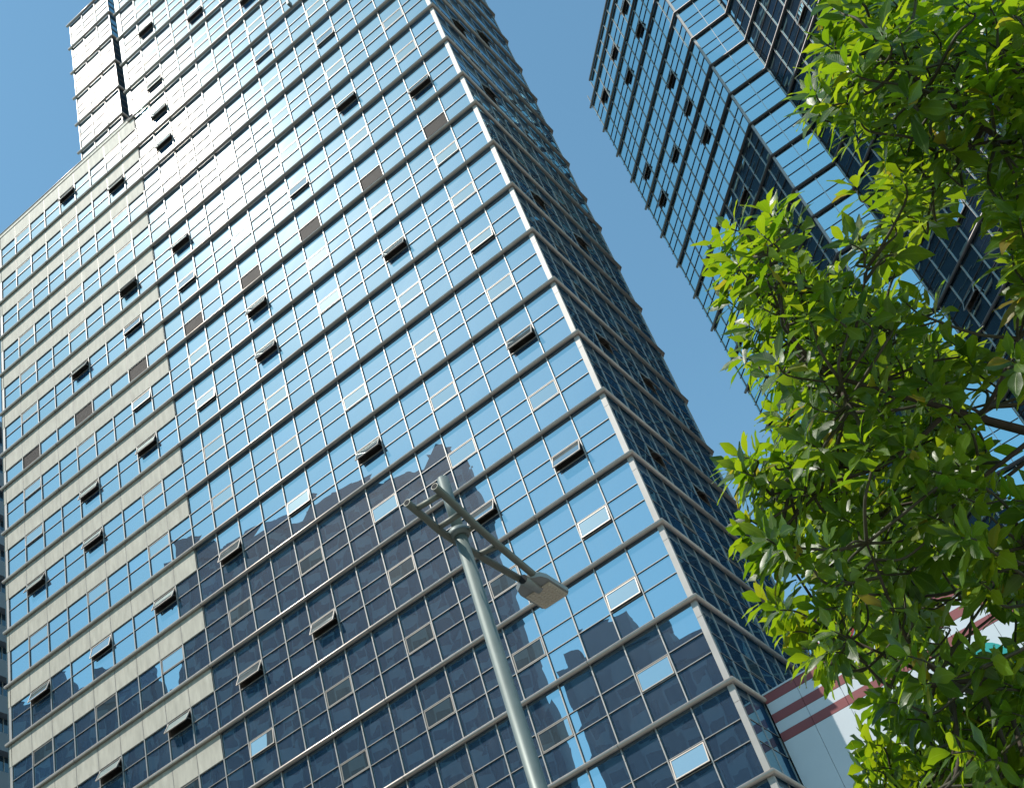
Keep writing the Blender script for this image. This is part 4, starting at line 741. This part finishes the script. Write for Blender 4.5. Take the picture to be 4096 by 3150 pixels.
SUBS = [(13.46,-37.36,-14.14),(14.01,-34.72,-13.05),(12.23,-35.4,-16.45),(13.32,-36.3,-15.16),(12.17,-33.98,-14.41),(11.85,-35.53,-16.89),(14.1,-35.85,-13.23),(12.18,-34.39,-15.93),(12.48,-37.07,-14.52),(12.42,-36.79,-15.27),(12.66,-35.33,-14.56),(13.17,-36.21,-14.03),(12.2,-36.08,-16.54),(12.82,-36.66,-14.65),(12.08,-36.37,-15.84),(11.54,-35.37,-15.64),(10.99,-33.29,-16.13),(14.1,-35.27,-13.15),(11.66,-34.37,-14.16),(11.66,-33.86,-16.21),(13.41,-36.79,-14.4),(13.81,-34.88,-13.7),(14.08,-35.42,-12.47),(12.33,-35.48,-13.57),(13.84,-35.9,-12.25),(11.67,-34.57,-16.7),(11.73,-36.14,-15.15),(12.04,-35.85,-17.23),(13.63,-35.36,-14.16),(12.39,-33.58,-15.07),(11.25,-34.56,-16.32),(11.79,-33.1,-15.86),(14.11,-36.31,-13.64),(11.39,-33.7,-14.77),(13.38,-34.93,-12.78),(12.27,-34.9,-14.82),(11.92,-34.85,-16.26),(11.62,-34.71,-15.09),(13.73,-36.08,-14.31),(13.24,-34.37,-13.97),(13.54,-35.41,-12.42),(12.15,-35.67,-14.16),(12.61,-35.02,-15.66),(12.17,-34.44,-13.91),(13.93,-36.98,-14.47),(11.72,-36.04,-16.96),(12.18,-35.73,-15.35),(12.7,-36.01,-14.6),(11.79,-34.13,-15.04),(14.49,-35.25,-12.64),(12.28,-34.37,-13.16),(13.56,-36.15,-13.07),(13.46,-36.88,-13.65),(12.24,-36.34,-14.57),(12.35,-36.48,-14.03),(11.66,-35.8,-15.95),(12.68,-35.92,-15.97),(11.82,-35.64,-14.73),(11.95,-35.03,-16.71),(11.76,-33.79,-13.82),(11.83,-35.06,-14.38),(11.68,-33.25,-14.37),(12.36,-34.9,-13.74),(11.36,-35.35,-16.64)]
shoots = []                                      # second-order branches that carry the twigs
for p in SUBS:
    p = Vector(p); best = min(((q-p).length+(.3 if q.z > p.z else 0)+.25*(j/len(c)), li, j) for li, c in enumerate(limbs) for j, q in enumerate(c) if j >= len(c)//3)
    q = limbs[best[1]][best[2]]; mid = q.lerp(p, .5)+Vector((rt.uniform(-.1, .1), rt.uniform(-.1, .1), -.12*best[0]))
    c = curve([q, mid, p], 6); n_ = len(c); r_ = .009+.006*min(1.2, best[0])
    lm[best[1]].tube(c, [r_-(r_-.006)*i/(n_-1) for i in range(n_)], 'bark', 7, caps=False); shoots.append((best[1], c))
uvs = []
class Crown(MB): pass
crowns = {}
def leaf(mb, uv, p, d, up, ln, wd, droop, fold, twist):
    """one leaf: pointed ellipse folded along the midrib, bent downward, from p along d"""
    d = d.normalized(); side = d.cross(up)
    if side.length < 1e-3: side = d.cross(Vector((1, 0, 0)))
    side.normalize(); nn = side.cross(d).normalized()
    side = side*math.cos(twist)+nn*math.sin(twist); nn = side.cross(d).normalized()
    NS = 8; prof = (0.07, 0.46, 0.80, 0.98, 1.0, 0.80, 0.38, 0.0)
    pos = p+d*0.018; cur = d.copy(); i0 = len(mb.v); st = ln/(NS-1)
    wv = rt.uniform(-.07, .07)
    for i in range(NS):
        w_ = wd*0.5*prof[i]*(1+.10*math.sin(i*2.1+wv*20)); nn2 = side.cross(cur).normalized()
        off = nn2*(w_*fold)
        rip = nn2*(wd*.05*math.sin(i*1.9+wv*30))
        mb.v += [tuple(pos-side*w_+off+rip), tuple(pos), tuple(pos+side*w_+off-rip)]
        pos = pos+cur*st
        cur = (cur+Vector((0, 0, -1))*droop/(NS-1)+nn2*wv*.3).normalized()
    mi = mb.mi('leaf')
    for i in range(NS-1):
        a = i0+3*i; v0, v1 = i/(NS-1), (i+1)/(NS-1)
        for (q, u_a, u_b) in ((0, 0.0, .5), (1, .5, 1.0)):
            mb.f.append((a+q, a+q+1, a+q+4, a+q+3)); mb.m.append(mi); mb.sm.append(True)
            uv += [(u_a, v0), (u_b, v0), (u_b, v1), (u_a, v1)]
    # petiole
CEN = Vector((13.1, -35.0, -15.6))
def rosette(mb, uv, tip, axis, n):
    axis = axis.normalized(); x = axis.cross(Vector((.3, .2, 1))).normalized(); y = axis.cross(x)
    for i in range(n):
        az = i*2.399963+rt.uniform(-.3, .3); f_ = i/(n-1)          # young leaves at the tip stand up, older ones spread
        sp = math.radians(38+58*(1-f_)+rt.uniform(-12, 12))
        d = axis*math.cos(sp)+(x*math.cos(az)+y*math.sin(az))*math.sin(sp)
        ln = rt.uniform(.155, .232)*(0.7+.3*(1-f_)); wd = ln*rt.uniform(.34, .43)
        p = tip-axis*(.075*(1-f_))
        leaf(mb, uv, p, d, axis if abs(d.dot(axis)) < .95 else Vector((0, 0, 1)), ln, wd, rt.uniform(.3, .95), rt.uniform(.08, .26), rt.uniform(-.22, .22))
for tip in TIPS:
    tip = Vector(tip); best = None
    for li, c in shoots:
        for q in c[3:]:
            dd = (q-tip).length + (0.25 if q.z > tip.z else 0)+rt.uniform(0, .3)
            if best is None or dd < best[0]: best = (dd, li, q)
    dd, li, q = best
    out = (tip-CEN); out.z *= .6; axis = (out.normalized()*.75+Vector((rt.uniform(-.35, .35), rt.uniform(-.35, .35), rt.uniform(.15, .75)))).normalized()
    mid = q.lerp(tip, .55)+Vector((rt.uniform(-.08, .08), rt.uniform(-.08, .08), -.05-.06*dd))
    tw = curve([q, mid, tip-axis*.10, tip], 5); n_ = len(tw)
    r0_ = min(.016, .006+.008*dd); lm[li].tube(tw, [r0_-(r0_-.0035)*i/(n_-1) for i in range(n_)], 'twig', 5, caps=False)
    if li not in crowns: crowns[li] = (MB(), [])
    mb, uv = crowns[li]
    rosette(mb, uv, tip, axis, rt.randint(10, 13))
    if dd > .5:                                   # a second whorl lower on long shoots
        k_ = n_*3//5; rosette(mb, uv, tw[k_], (tw[k_+1]-tw[k_-1])+Vector((0, 0, .02)), rt.randint(5, 8))
for m in lm: m.build('limb', T)
for li, (mb, uv) in crowns.items(): mb.build('crown', T, uv=uv)
# one dry leaf hanging in the crown
m = MB(); u_ = []; leaf(m, u_, Vector((13.35, -34.9, -15.0)), Vector((.05, 0, -1)), Vector((0, -1, 0)), .15, .05, .2, .8, .2)
m.mats = ['deadleaf']; o = m.build('dead_leaf', T, uv=u_)
for o in list(COL.objects):
    if '_o' in o: del o['_o']
